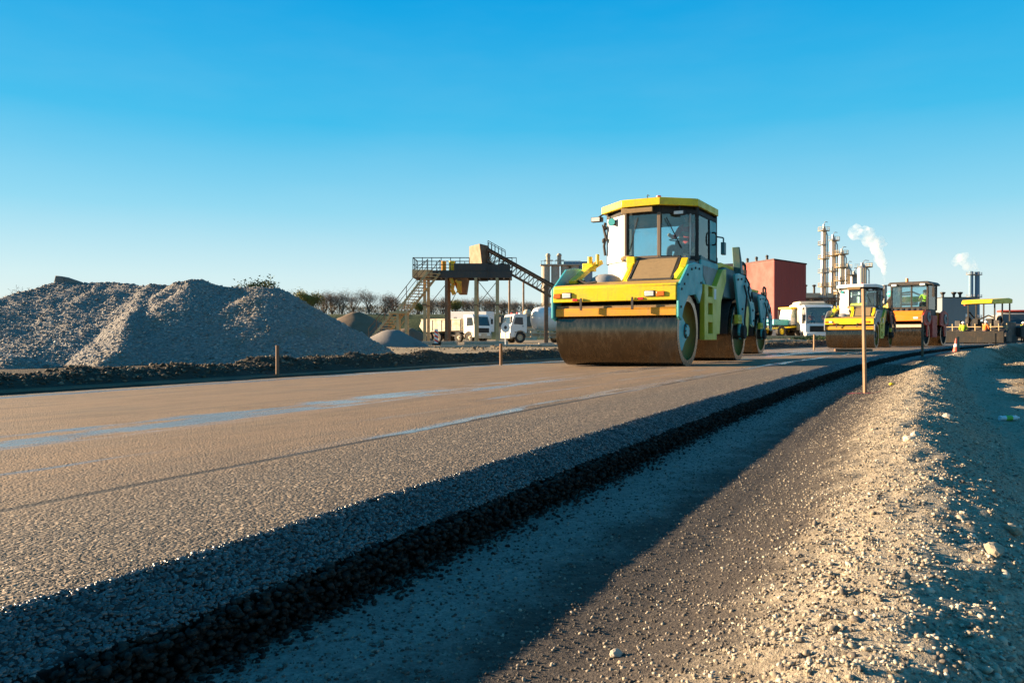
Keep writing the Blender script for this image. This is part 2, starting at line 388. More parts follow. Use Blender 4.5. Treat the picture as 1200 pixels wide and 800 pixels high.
# ------------------------------------------------------------------ road
def road_mat():
    m, nt, out = new_mat('fresh_asphalt')
    uv, s, v = uvxyz(nt); obj = coord(nt)
    st = noise(nt, scaled(nt, uv, .10, 1.1), 1.0, 5, .6)       # long streaks
    st2 = noise(nt, scaled(nt, uv, .5, 5), 1.0, 5, .65)
    n2 = noise(nt, obj, 1.3, 5, .6); n3 = noise(nt, obj, 70, 4, .7); n4 = noise(nt, obj, 170, 3, .75)
    vor = nt.nodes.new('ShaderNodeTexVoronoi'); vor.inputs['Scale'].default_value = 95; nt.links.new(obj, vor.inputs['Vector'])
    vor2 = nt.nodes.new('ShaderNodeTexVoronoi'); vor2.inputs['Scale'].default_value = 95; nt.links.new(obj, vor2.inputs['Vector'])
    sep = nt.nodes.new('ShaderNodeSeparateColor'); nt.links.new(vor2.outputs['Color'], sep.inputs[0])
    stone = ramp(nt, sep.outputs[0], [(0, (.035,.030,.025)), (.5, (.10,.078,.055)), (.85, (.20,.15,.10)), (1, (.42,.33,.23))])
    dust = ramp(nt, mth(nt,'ADD', mth(nt,'MULTIPLY', n3, .5), mth(nt,'MULTIPLY', n2, .5)), [(.3, (.12,.080,.047)), (.55, (.275,.18,.10)), (.8, (.42,.28,.16))])
    # dusty further from the lip, darker and stonier near it
    dm = mth(nt, 'ADD', framp(nt, mth(nt,'ADD', v, mth(nt,'MULTIPLY', mth(nt,'SUBTRACT', st, .5), 1.6)), -.35, -1.7, .0, .85), 0)
    c = mixc(nt, dm, stone, dust)
    c = mixc(nt, framp(nt, st2, .42, .70, 0, .5), c, (.085,.068,.052))
    c = mixc(nt, framp(nt, n2, .46, .70, 0, .5), c, (.095,.078,.06))
    # bevelled flank is bare black bitumen; cut face is blackened further for its shade
    flank = mixc(nt, framp(nt, sep.outputs[0], .3, 1, 0, .6), (.013,.013,.013), (.05,.047,.044))
    flank = mixc(nt, framp(nt, v, .180, .194), flank, (.007,.007,.007))
    c = mixc(nt, framp(nt, v, -.03, .012), c, flank)
    # paving seam
    jv = mth(nt, 'ABSOLUTE', mth(nt, 'ADD', v, mth(nt, 'ADD', .93, mth(nt, 'MULTIPLY', mth(nt, 'SUBTRACT', n2, .5), .02))))
    seam = framp(nt, jv, .036, .016, 0, .95)
    c = mixc(nt, seam, c, (.022,.021,.02))
    # water trails left by the rollers, with pale sky sheen put into the colour
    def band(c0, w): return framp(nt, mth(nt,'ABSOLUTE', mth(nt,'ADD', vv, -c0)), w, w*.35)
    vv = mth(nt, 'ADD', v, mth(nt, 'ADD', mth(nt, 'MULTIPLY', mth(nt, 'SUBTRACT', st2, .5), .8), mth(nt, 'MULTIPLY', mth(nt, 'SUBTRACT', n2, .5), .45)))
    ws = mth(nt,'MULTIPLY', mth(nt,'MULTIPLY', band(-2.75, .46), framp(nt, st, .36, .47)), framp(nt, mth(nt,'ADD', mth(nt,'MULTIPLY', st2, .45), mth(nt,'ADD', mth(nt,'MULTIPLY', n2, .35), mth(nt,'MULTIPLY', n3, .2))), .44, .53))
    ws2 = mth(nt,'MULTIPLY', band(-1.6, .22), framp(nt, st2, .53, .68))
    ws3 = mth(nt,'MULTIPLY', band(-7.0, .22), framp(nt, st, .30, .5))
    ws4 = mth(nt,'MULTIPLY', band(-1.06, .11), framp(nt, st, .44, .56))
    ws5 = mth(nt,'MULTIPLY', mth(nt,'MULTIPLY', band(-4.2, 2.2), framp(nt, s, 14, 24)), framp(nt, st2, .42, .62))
    wet_sheen = mth(nt,'MAXIMUM', mth(nt,'MAXIMUM', ws, mth(nt,'MULTIPLY', ws2, .7)), mth(nt,'MAXIMUM', mth(nt,'MAXIMUM', ws3, ws4), mth(nt,'MULTIPLY', ws5, .8)))
    c = mixc(nt, mth(nt,'MULTIPLY', wet_sheen, .6), c, (.27,.275,.28))
    rough = framp(nt, wet_sheen, 0, .8, .80, .22)
    hh = mth(nt,'ADD', mth(nt,'MULTIPLY', vor.outputs['Distance'], -.9), mth(nt,'MULTIPLY', n4, .35))
    hh = mth(nt,'SUBTRACT', hh, mth(nt,'MULTIPLY', seam, .6))
    bn = nt.nodes.new('ShaderNodeBump'); bn.inputs['Distance'].default_value = .007
    nt.links.new(framp(nt, wet_sheen, 0, .8, .95, .14), bn.inputs['Strength']); nt.links.new(hh, bn.inputs['Height'])
    pbsdf(nt, out, c, rough, 0, bn.outputs[0], mth(nt,'ADD', framp(nt, v, .17, .19, .42, .03), mth(nt,'MULTIPLY', wet_sheen, .6))); return m
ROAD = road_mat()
skr = spaced([(-3.2,-2,.04),(-2,4,.015),(4,12,.045),(12,40,.2),(40,110,1.0),(110,400,12)])
top = np.concatenate([np.array([-RW-.10,-RW-.05]), np.linspace(-RW, -.6, 24), np.array([-.4,-.25,-.12,-.06,-.03,-.012])])
bev = np.linspace(0, .19, 14); face = np.linspace(0, 1, 9)[1:]
prof_v = np.concatenate([top, bev, .19+.018*face, [.30]]); 
prof_z = np.concatenate([[-.20,-.10], roadz(top[2:]), -.062*(bev/.19)**1.1, -.062-.12*face, [-.25]])
kind_f = np.concatenate([np.zeros(len(top)), np.linspace(0.3,1,14), np.ones(8)*1.5, [0]])
Sr, Vr = np.meshgrid(skr, prof_v, indexing='ij'); Zr = np.broadcast_to(prof_z, Sr.shape).copy(); K = np.broadcast_to(kind_f, Sr.shape)
iv = np.broadcast_to(np.arange(len(prof_v))*.016, Sr.shape)
lipw = .022*fbm(Sr, Sr*0, 1.7, 4, 71)+.012*fbm(Sr, Sr*0, 12, 3, 72)
Vd = Vr+lipw*(Vr > -.2)*np.clip((Vr+.2)/.2, 0, 1)+K*.016*fbm(Sr, iv, 22, 3, 73, .7)+K*.008*fbm(Sr, iv, 55, 2, 74)
Zd = Zr+K*.009*fbm(Sr, iv, 30, 3, 75, .7)*(K < 2)
Xr, Yr = R(Sr.ravel(), Vd.ravel())
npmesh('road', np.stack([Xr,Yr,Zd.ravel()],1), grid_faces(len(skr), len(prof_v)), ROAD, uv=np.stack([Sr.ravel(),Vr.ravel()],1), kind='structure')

# ------------------------------------------------------------------ loose stones
rng = np.random.default_rng(3)
t_ = (1+5**.5)/2
ICO = np.array([(-1,t_,0),(1,t_,0),(-1,-t_,0),(1,-t_,0),(0,-1,t_),(0,1,t_),(0,-1,-t_),(0,1,-t_),(t_,0,-1),(t_,0,1),(-t_,0,-1),(-t_,0,1)])/math.sqrt(1+t_*t_)
ICF = np.array([(0,11,5),(0,5,1),(0,1,7),(0,7,10),(0,10,11),(1,5,9),(5,11,4),(11,10,2),(10,7,6),(7,1,8),(3,9,4),(3,4,2),(3,2,6),(3,6,8),(3,8,9),(4,9,5),(2,4,11),(6,2,10),(8,6,7),(9,8,1)])
def stones(name, P, size, mat, flat=.75, kind='stuff', tone=None, parent=None):
    n = len(P)
    var = ICO[None]*(1+rng.uniform(-.32,.28,(40,12,1)))+rng.uniform(-.12,.12,(40,12,3))
    B = var[rng.integers(0,40,n)]*np.stack([rng.uniform(.75,1.35,n), rng.uniform(.7,1.1,n), rng.uniform(.55,.95,n)*flat/.75],1)[:,None,:]
    q = rng.normal(size=(n,4)); q /= np.linalg.norm(q,axis=1)[:,None]
    w,x,y,z = q.T
    M = np.stack([1-2*(y*y+z*z),2*(x*y-z*w),2*(x*z+y*w),2*(x*y+z*w),1-2*(x*x+z*z),2*(y*z-x*w),2*(x*z-y*w),2*(y*z+x*w),1-2*(x*x+y*y)],1).reshape(n,3,3)
    V = np.einsum('nij,nkj->nki', M, B)*size[:,None,None]*.5
    V[:,:,2] *= flat
    V += P[:,None,:]
    F = (ICF[None]+(np.arange(n)*12)[:,None,None]).reshape(-1,3)
    if tone is None: tone = rng.random(n)
    return npmesh(name, V.reshape(-1,3), F, mat, tone=np.repeat(tone, 20), smooth=False, kind=kind, parent=parent)
GRAVEL = stonemat('pale_crushed_stone', [(.10,.09,.08),(.22,.185,.14),(.36,.30,.215),(.44,.38,.28),(.58,.52,.42)])
BITUM = stonemat('bitumen_coated_stone', [(.014,.014,.014),(.024,.024,.024),(.045,.045,.044),(.12,.115,.11)], .30, .7)
BITUM_SHADE = stonemat('shaded_bitumen_stone', [(.004,.004,.004),(.007,.007,.007),(.011,.011,.011)], .7, .12)  # darker copy of the bitumen stone, shade of the cut face painted in
ASPHST = stonemat('asphalt_surface_stone', [(.035,.03,.025),(.10,.078,.055),(.19,.142,.095),(.42,.33,.23)], .7, .4)
SUBST = stonemat('grey_crushed_stone', [(.03,.028,.026),(.07,.06,.05),(.12,.105,.085),(.36,.31,.24)])
PILEST = stonemat('blue_grey_ballast', [(.12,.115,.11),(.22,.21,.195),(.31,.295,.27),(.42,.40,.365)])
CLOD = stonemat('dark_soil_clod', [(.025,.02,.014),(.05,.04,.027),(.09,.07,.046),(.22,.175,.12)])
def logs(n, a, b, off=3.4):  # s values with roughly constant screen density
    u = rng.random(n); return (a+off)*((b+off)/(a+off))**u-off
def place(n, a, b, v0, v1, s0, s1, zf, sink=.25, power=2.2):
    s = logs(n, a, b); v = rng.uniform(v0, v1, n)
    sz = s0+(s1-s0)*rng.random(n)**power
    sz = np.maximum(sz, (s+3.4)*.0011)
    x, y = R(s, v); z = zf(s, v)+sz*(.5-sink)*.6
    return np.stack([x,y,z],1), sz
# pale gravel of the windrow
P, z_ = place(80000, -2.6, 26, .9, 2.0, .003, .013, groundz, .38); keep = (rng.random(len(P)) < sst(1.0, 1.5, SV(P[:,0],P[:,1])[1])+.15)
stones('gravel_on_windrow', P[keep], z_[keep], GRAVEL)
P, z_ = place(16000, -2.6, 34, 1.6, 3.8, .005, .03, groundz, .40, 5); stones('gravel_behind_windrow', P, z_, GRAVEL)
P, z_ = place(1500, -2.6, 24, 1.2, 1.8, .008, .025, groundz, .42, 4.0); stones('coarse_gravel_on_crest', P, z_, GRAVEL)
P, z_ = place(42000, -2.6, 18, .26, 1.4, .003, .012, groundz, .38, 3.0); stones('grit_on_subgrade', P, z_, SUBST)
# crumbs of asphalt along the lip, the bevel and the foot of the cut
def bevz(s, v): return np.where(v < 0, -.001, np.where(v < .19, -.062*(np.clip(v,0,.19)/.19)**1.1, -.062-.115*(v-.19)/.05))
s_ = logs(30000, -2.5, 45); v_ = rng.beta(1.1,1.0,30000)*.2-.008; x_, y_ = R(s_, v_+.022*fbm(s_, s_*0, 1.7, 4, 71)+.012*fbm(s_, s_*0, 12, 3, 72)); z_ = np.maximum(rng.uniform(.007,.017,30000), (s_+3.4)*.0016)
stones('loose_asphalt_on_bevel', np.stack([x_,y_,bevz(s_,v_)],1), z_, BITUM)
s_ = logs(16000, -2.5, 45); v_ = .19+rng.random(16000)**2*.06; x_, y_ = R(s_, v_); z_ = np.maximum(rng.uniform(.010,.026,16000), (s_+3.4)*.0018)
stones('loose_asphalt_on_cut_face', np.stack([x_,y_,np.maximum(-.062-rng.random(16000)*.11, SUB+.004)],1), z_, BITUM_SHADE)
s_ = logs(2500, -2.5, 30); v_ = .245+rng.exponential(.03,2500); x_, y_ = R(s_, v_); z_ = np.maximum(rng.uniform(.006,.018,2500), (s_+3.4)*.0012)
stones('asphalt_crumbs_at_foot', np.stack([x_,y_,SUB+z_*.2],1), z_, BITUM_SHADE)
s_ = logs(60000, -2.4, 7, 3.2); v_ = -rng.random(60000)**1.5*3.6; x_, y_ = R(s_, v_); z_ = np.maximum(rng.uniform(.004,.010,60000), (s_+3.2)*.0009)
k = ~((np.abs(v_+.93) < .03))&~((np.abs(v_+2.75) < .40)&(rng.random(60000) < .85))
stones('aggregate_in_road_surface', np.stack([x_,y_,roadz(v_)-z_*.06],1)[k], z_[k], ASPHST, .5)
# clods on the dark soil berm and rubble in the yard
n = 16000; s_ = logs(n, 1, 60, 6); v_ = -RW-.25-rng.gamma(2.2,.38,n); x_, y_ = R(s_, v_); z_ = np.maximum(.014+.075*rng.random(n)**4, (s_+6)*.0013)
stones('soil_clods_on_berm', np.stack([x_,y_,groundz(s_,v_)+z_*.08],1), z_, CLOD)
n = 2600; s_ = logs(n, 25, 85, 2); v_ = -RW-2.2-22*rng.random(n)**1.3; x_, y_ = R(s_, v_); z_ = .05+.16*rng.random(n)**4
stones('rubble_in_yard', np.stack([x_,y_,groundz(s_,v_)+z_*.12],1), z_, stonemat('yard_rubble_stone', [(.10,.075,.05),(.2,.15,.095),(.3,.235,.15)]))
# single rocks one can pick out
def rock(x, y, size, label, mat=GRAVEL, flat=.8, tone=.8):
    bm = bmesh.new(); bmesh.ops.create_icosphere(bm, subdivisions=2, radius=size/2)
    r = random.Random(int(x*1000)); a = [Vector((r.uniform(-1,1),r.uniform(-1,1),r.uniform(-1,1))).normalized() for _ in range(9)]
    for vt in bm.verts:
        for d in a:
            k = vt.co.normalized().dot(d)
            lim = size*.5*(.62+.3*abs(d.x))
            e = vt.co.dot(d)-lim*.9
            if e > 0: vt.co -= d*e*.9
        vt.co.z *= flat; vt.co.x *= 1.15
    me = bpy.data.meshes.new('rock'); bm.to_mesh(me); bm.free(); me.materials.append(mat)
    at = me.attributes.new('tone','FLOAT','FACE'); at.data.foreach_set('value', [min(1,max(0,tone+r.uniform(-.08,.08))) for _ in me.polygons])
    o = bpy.data.objects.new('rock', me); COL.objects.link(o); o.location = (x,y,gz(x,y)+size*.22); o.rotation_euler = (0,0,r.uniform(0,6))
    return tag(o, label, 'rock')
def onground(px, py, z=SUB):   # authoring helper: where a photo pixel meets level z
    D = 933*(CAMH-z)/(py-394); return (px-600)*D/933, D
for px, py, sz, z, lab, tn in ((722,776,.026,SUB,'pale flat stone on the dark gritty subgrade in the foreground',.85),
        (1066,540,.055,-.08,'cream rounded stone on the sunlit slope of the gravel windrow',.95),
        (1073,532,.05,-.07,'small pale stone just above the cream rounded one on the windrow',.9),
        (1188,662,.055,-.14,'large blue grey rock on the shaded side of the windrow at right',.5),
        (1166,713,.05,-.13,'flat grey rock low on the shaded slope at lower right',.55),
        (1110,488,.07,0,'pale block on the windrow crest where the shade begins',.9)):
    x, y = onground(px, py, z); rock(x, y, sz, lab, tone=tn)

# ------------------------------------------------------------------ people
def person(name_label, cat, joints, radii, edges, mats, root=0, loc=(0,0,0), rz=0, helmet=None, group=None):
    """one continuous skinned body; mats: list of (material, set of nearest joints)"""
    me = bpy.data.meshes.new('person'); me.from_pydata(joints, edges, [])
    o = bpy.data.objects.new('person', me); COL.objects.link(o)
    o.modifiers.new('skin', 'SKIN'); sv = me.skin_vertices[0].data
    for i, r in enumerate(radii): sv[i].radius = (r if isinstance(r, tuple) else (r, r)); sv[i].use_root = (i == root)
    sb = o.modifiers.new('sub', 'SUBSURF'); sb.levels = 1; sb.render_levels = 1
    dg = bpy.context.evaluated_depsgraph_get(); ev = o.evaluated_get(dg)
    m2 = bpy.data.meshes.new_from_object(ev); o.modifiers.clear(); o.data = m2; bpy.data.meshes.remove(me)
    m2.materials.clear()
    for mt, _ in mats: m2.materials.append(mt)
    J = [Vector(j) for j in joints]
    for p in m2.polygons:
        k = min(range(len(J)), key=lambda i: (J[i]-p.center).length)
        p.material_index = next((i for i, (_, st) in enumerate(mats) if k in st), 0); p.use_smooth = True
    m2.update()
    o.location = loc; o.rotation_euler = (0,0,rz)
    tag(o, name_label, cat, group)
    if helmet is not None:
        h = Vector(joints[helmet[1]])
        hb = MB(); hb.lathe([(.001,.135),(.06,.125),(.10,.09),(.118,.03),(.15,.015),(.15,.0),(.10,.0)], 'z', (h.x,h.y,h.z), 14)
        hb.build('helmet' if helmet[2] else 'hair', helmet[0], o)
    return o
#          0 pelvis     1 belly      2 chest      3 neck      4 head low   5 head top
def standing(lean=0., arm=.3):
    J = [(0,0,.95),(0,-.02*lean,1.12),(0,-.10*lean,1.36),(0,-.14*lean,1.50),(0,-.2*lean,1.60),(0,-.2*lean,1.73)]
    Rr = [(.15,.115),(.14,.11),(.165,.12),.055,.085,.085]; E_ = [(0,1),(1,2),(2,3),(3,4),(4,5)]
    for sx in (-1,1):
        i = len(J)
        J += [(sx*.20,-.10*lean,1.42),(sx*.26,-.05-.1*lean,1.14),(sx*.22,-.10-arm*.6-.1*lean,.98+arm*.25),(sx*.20,-.16-arm*.7-.1*lean,.94+arm*.28)]
        Rr += [.065,.05,.038,(.045,.022)]; E_ += [(2,i),(i,i+1),(i+1,i+2),(i+2,i+3)]
        i = len(J)
        J += [(sx*.10,0,.86),(sx*.12,-.03,.50),(sx*.13,.02,.10),(sx*.14,-.13,.04)]
        Rr += [.095,.065,.048,(.05,.035)]; E_ += [(0,i),(i,i+1),(i+1,i+2),(i+2,i+3)]
    J.append((0, J[4][1]-.10, J[4][2]+.03)); Rr.append(.018); E_.append((4, len(J)-1))   # nose
    return J, Rr, E_
SETS = dict(torso={1,2,6,14}, arms={7,15}, hands={8,9,16,17}, head={3,4,5,22}, legs={0,10,11,18,19}, feet={12,13,20,21})
def seated():
    J = [(0,.12,.62),(0,.14,.80),(0,.13,1.04),(0,.11,1.18),(0,.07,1.27),(0,.06,1.40)]
    Rr = [(.16,.13),(.15,.12),(.17,.125),.055,.085,.085]; E_ = [(0,1),(1,2),(2,3),(3,4),(4,5)]
    for sx in (-1,1):
        i = len(J)
        J += [(sx*.21,.12,1.10),(sx*.27,-.02,.86),(sx*.20,-.28,.88),(sx*.17,-.36,.90)]
        Rr += [.068,.052,.04,(.045,.025)]; E_ += [(2,i),(i,i+1),(i+1,i+2),(i+2,i+3)]
        i = len(J)
        J += [(sx*.11,.0,.60),(sx*.14,-.36,.62),(sx*.14,-.40,.20),(sx*.14,-.54,.13)]
        Rr += [.095,.075,.05,(.05,.035)]; E_ += [(0,i),(i,i+1),(i+1,i+2),(i+2,i+3)]
    J.append((0, -.035, 1.30)); Rr.append(.018); E_.append((4, len(J)-1))
    return J, Rr, E_
def clothe(top, legs): return [(top, SETS['torso']|SETS['arms']), (legs, SETS['legs']), (SKIN, SETS['head']|SETS['hands']), (BLACK, SETS['feet'])]

# ------------------------------------------------------------------ road rollers
DISC = paint('dusty_olive_disc', (.30,.23,.05), .7, .6, (.22,.15,.08), 1.6)
def drum(root, y, r=.675, w=1.2, discmat=YEL_SHADE):
    b = MB(); b.lathe([(r-.13,-w+.002),(r-.012,-w),(r,-w+.012),(r,w-.012),(r-.012,w),(r-.13,w-.002)], 'x', (0,y,r), 72)
    d = b.build('drum', DRUM, root, ang=25)
    for sx in (-1,1):
        i = MB(); i.lathe([(r-.03,sx*(w-.002)),(r-.05,sx*(w-.10)),(r-.12,sx*(w-.16)),(.16,sx*(w-.20)),(.001,sx*(w-.20))], 'x', (0,y,r), 48)
        i.build('drum_disc', discmat, d)
        h = MB(); h.lathe([(.001,sx*(w-.02)),(.13,sx*(w-.02)),(.16,sx*(w-.06)),(.16,sx*(w-.2))], 'x', (0,y,r), 20)
        for k in range(8):
            t = k*PI/4; h.cyl((sx*(w-.03), y+.11*math.cos(t), r+.11*math.sin(t)), (sx*(w+.005), y+.11*math.cos(t), r+.11*math.sin(t)), .015, n=6)
        h.build('hub', DARKM, d, ang=40)
    return d
def make_roller(label, group):
    t = empty('road_roller', label, 'road roller', (0,0,0), 0, group)
    W = 1.2
    drum(t, 0, discmat=DISC)
    drum(t, 4.0, discmat=DISC)
    # --- front frame: side plates, yellow hood, scraper
    for sx in (-1,1):
        x0 = sx*1.215; x1 = sx*1.265
        p = MB(); p.prism([(-.74,1.20),(-.74,1.47),(-.12,1.90),(.30,1.96),(.72,1.96),(.74,1.45),(.56,1.20),(.30,1.36),(-.18,1.32),(-.46,1.08),(-.60,.86),(-.74,.92)], 'x', x0, x1)
        s_ = p.build('side_plate', TEAL, t, .012)
        bl = MB()
        for yy, zz in ((-.62,1.42),(-.45,1.52),(-.25,1.70),(0,1.82),(.25,1.86),(.5,1.86),(.62,1.6),(-.66,1.1)):
            bl.cyl((x1, yy, zz), (x1+sx*.02, yy, zz), .022, n=8)
        bl.build('bolt', DARKM, s_, sep=True)
        lg = MB(); lg.prism([(-.60,.84),(-.42,1.05),(-.18,.92),(.14,.72),(.12,.55),(-.06,.46),(-.22,.30),(-.46,.36),(-.60,.56)], 'x', sx*1.10, sx*1.16)
        lg.cyl((sx*1.16,0,.675),(sx*1.20,0,.675),.12)
        lg.build('drum_arm', TEAL, t, .01)
    h = MB()
    h.prism([(-.76,1.22),(-.76,1.49),(-.70,1.53),(-.28,1.58),(-.28,1.50),(-.66,1.44),(-.66,1.22)], 'x', -1.212, 1.212)
    h.build('front_hood', YEL, t, .014)
    h = MB(); h.prism([(-.69,1.536),(-.285,1.586),(-.22,1.62),(-.22,1.57),(-.69,1.50)], 'x', -1.18, 1.18); h.build('hood_top', paint('dusty_gold_paint', (.46,.27,.05), .6, .5, (.3,.2,.1)), t, .006)
    hd = MB(); hd.prism([(-.64,1.24),(-.64,1.43),(-.2,1.48),(.9,1.48),(.9,1.30),(.4,1.40),(-.2,1.40)], 'x', -1.16, 1.16); hd.build('hood_frame', DARKM, t)
    # sloped engine cover with hatch, right of centre
    e = MB(); e.hexa([(-.02,-.26,1.50),(1.14,-.26,1.50),(1.14,.70,1.50),(-.08,.70,1.50)], [(.04,-.20,1.60),(1.06,-.20,1.60),(.94,.62,2.09),(-.04,.62,2.09)])
    ec = e.build('engine_cover', YEL, t, .02)
    f = MB(); f.hexa([(.13,-.17,1.625),(.93,-.17,1.625),(.84,.585,2.075),(.05,.585,2.075)], [(.14,-.185,1.655),(.92,-.185,1.655),(.83,.575,2.105),(.06,.575,2.105)])
    hf = f.build('hatch', TAN, ec, .006)
    f = MB(); f.bar((.10,-.20,1.635),(.96,-.20,1.635),.05); f.bar((.10,-.20,1.635),(.02,.6,2.10),.045); f.bar((.96,-.20,1.635),(.87,.6,2.10),.045); f.bar((.02,.6,2.11),(.87,.6,2.11),.05)
    f.build('hatch_rim', DARKM, ec)
    e = MB(); e.hexa([(.96,.02,1.60),(1.17,.02,1.60),(1.17,.7,1.60),(.96,.7,1.60)], [(.99,.10,1.76),(1.16,.10,1.72),(1.16,.7,2.02),(.95,.7,2.06)]); e.build('cover_block', GREYP, t, .02)
    e = MB(); e.bar((.99,-.18,1.62),(1.06,.1,1.84),.13,.07); e.bar((1.06,.1,1.84),(1.0,.5,2.06),.13,.07); e.build('grab_bracket', YEL, t, .012)
    # left: domed tank between yellow arms
    e = MB(); e.lathe([(.001,.36),(.14,.345),(.27,.28),(.36,.16),(.40,0),(.40,-.10)], 'z', (-.52,.20,1.45), 24); e.build('domed_cover', GREYP, t)
    e = MB(); e.bar((-1.02,-.30,1.62),(-.98,.30,1.90),.15,.09); e.bar((-.98,.30,1.90),(-.86,.72,2.10),.15,.09); e.build('support_arm', YEL, t, .012)
    e = MB(); e.prism([(-.14,1.52),(.62,1.52),(.62,2.06),(.54,2.06)], 'x', -.12, -.045); e.prism([(.50,1.95),(.66,1.95),(.66,2.16),(.50,2.16)], 'x', -.20, -.03); e.build('support_gusset', YEL, t, .008)
    e = MB(); e.box(-1.13,-.90,.42,.62,1.9,2.06); e.cyl((-1.0,.52,2.06),(-1.0,.52,2.20),.05); e.cyl((-.82,.5,2.0),(-.82,.5,2.24),.035); e.build('filler_neck', YEL, t, .01)
    e = MB(); e.cyl((-1.15,-.1,1.62),(-.85,-.1,1.62),.06); e.tube([(-1.1,.1,1.6),(-.9,-.25,1.66),(-.7,-.3,1.60),(-.5,-.32,1.62)],.022); e.tube([(-1.1,.3,1.6),(-.95,.0,1.68),(-.75,-.2,1.6)],.018); e.box(-1.16,-.9,-.3,.45,1.49,1.60); e.build('hose_bundle', BLACK, t)
    # lamps on the hood
    for sx, a in ((-1,-.92),(1,.72)):
        g = MB(); g.box(a-.10,a+.10,-.775,-.755,1.29,1.40); g.build('headlight_bezel', BLACK, t, .006)
        g = MB(); g.box(a-.085,a+.085,-.79,-.772,1.30,1.39); g.build('headlight', LAMPW, t, .008)
        c_ = a+sx*.205
        g = MB(); g.box(c_-.075,c_+.075,-.785,-.758,1.295,1.385); g.build('turn_signal', LAMPO, t, .01)
        c_ = a-sx*.17
        g = MB(); g.box(c_-.055,c_+.055,-.777,-.758,1.235,1.28); g.build('reflector', LAMPR, t, .005)
    s_ = MB(); s_.box(-1.19,1.19,-.69,-.655,.95,1.075); s_.box(-1.19,1.19,-.69,-.60,1.075,1.10)
    s_.build('scraper_bar', ORANGEBAR, t, .008)
    s2 = MB(); s2.box(-1.18,1.18,-.668,-.60,1.102,1.15); s2.build('scraper_blade', TAN, t)
    g = MB()
    for xx in (-.62,.40):
        g.prism([(xx-.02,1.06),(xx+.02,1.06),(xx+.02,1.24),(xx+.012,1.29),(xx-.012,1.29),(xx-.02,1.24)], 'y', -.80, -.77)
    g.build('scraper_bracket', DARKM, t, sep=True)
    # --- chassis and articulation
    c_ = MB(); c_.box(-.85,.85,.75,3.15,.62,1.50); c_.box(-.5,.5,2.3,3.4,.5,1.6); c_.build('chassis', DARKM, t, .02)
    # --- cab
    cab = [(-.97,1.42),(-.34,.90),(.35,.90),(.97,1.42),(.97,2.85),(-.97,2.85)]
    fl = MB(); fl.prism(cab, 'z', 1.52, 2.14); fl.build('cab_base', GREYP, t, .02)
    rf_o = [(-1.10,1.38),(-.40,.74),(.41,.74),(1.02,1.30),(1.02,2.88),(-1.10,2.88)]
    rf_i = [(x*.93, y if y > 2 else y+.09) for x, y in rf_o]
    rf = MB(); n = 6
    vs = [(x,y,3.19) for x,y in rf_o]+[(x,y,3.335) for x,y in rf_o]+[(x*.86,2.15+(y-2.15)*.86,3.375) for x,y in rf_o]+[(x,y,3.19) for x,y in rf_i]+[(x,y,3.25) for x,y in rf_i]
    fs = []
    for i in range(n):
        j = (i+1)%n
        fs += [(i,j,n+j,n+i),(n+i,n+j,2*n+j,2*n+i),(j,i,3*n+i,3*n+j),(3*n+j,3*n+i,4*n+i,4*n+j)]
    fs += [tuple(range(2*n,3*n)), tuple(range(4*n,5*n))[::-1]]
    rf.add(vs, fs); roof = rf.build('cab_roof', YEL, t, .01)
    ul = MB(); ul.prism([(x*.9, y if y > 2 else y+.14) for x, y in rf_o], 'z', 3.10, 3.235); ul.build('roof_lining', BLACK, t)
    bc = MB(); bc.cyl((.28,1.05,3.36),(.28,1.05,3.42),.05); bc.build('beacon', LAMPR, roof, ang=50)
    an = MB(); an.cyl((.02,1.2,3.36),(.0,1.15,3.45),.008,n=5); an.tube([(.0,1.15,3.45),(.03,1.1,3.47),(.07,1.08,3.44)],.008,5); an.build('antenna', BLACK, roof)
    fr = MB()
    for x, y in cab: fr.cyl((x*.985,y,2.1),(x*.985,y,3.2),.045,n=8)
    for i in range(6):
        a = cab[i]; b_ = cab[(i+1)%6]
        fr.bar((a[0],a[1],2.16),(b_[0],b_[1],2.16),.06,.07); fr.bar((a[0],a[1],3.08),(b_[0],b_[1],3.08),.06,.09)
    fr.bar((.97,2.25,2.1),(.97,2.25,3.1),.06,.06); fr.bar((-.97,2.25,2.1),(-.97,2.25,3.1),.06,.06)
    fr.box(-.97,.97,2.96,3.02,2.1,2.3)
    fr.build('cab_frame', BLACK, t, .008)
    def pane(name, a, b_, z0, z1, mat, inset=.05, parent=t, thick=.012):
        a = Vector((a[0],a[1],0)); b_ = Vector((b_[0],b_[1],0)); d = (b_-a).normalized(); nn = Vector((d.y,-d.x,0))*thick
        a = a+d*inset; b_ = b_-d*inset
        m = MB(); m.hexa([a+Vector((0,0,z0)),b_+Vector((0,0,z0)),b_+nn+Vector((0,0,z0)),a+nn+Vector((0,0,z0))],[a+Vector((0,0,z1)),b_+Vector((0,0,z1)),b_+nn+Vector((0,0,z1)),a+nn+Vector((0,0,z1))])
        return m.build(name, mat, parent)
    pane('glare_pane', cab[0], cab[1], 2.12, 3.06, WHITEP, .03, thick=.035)  # opaque white stands in for sun glare on this window facet
    pane('window', cab[1], cab[2], 2.2, 3.04, GLASS); pane('window', cab[2], cab[3], 2.2, 3.04, GLASS)
    pane('window', cab[3], (.97,2.25), 2.2, 3.04, GLASS); pane('window', cab[4], cab[5], 2.3, 3.04, GLASS)
    pane('window', (-.97,2.25), cab[0], 2.2, 3.04, GLASS); pane('window', cab[5], (-.97,2.25), 2.2, 3.04, GLASS)
    # centre window trim (tan), post and visor
    m = MB(); m.bar((-.36,.875,2.14),(-.36,.875,3.06),.05,.05); m.bar((.35,.875,2.14),(.35,.875,3.06),.07,.05); m.bar((-.36,.87,2.17),(.35,.87,2.17),.05,.05); m.build('window_trim', paint('brown_trim', (.15,.105,.075), .6, .3), t, .006)
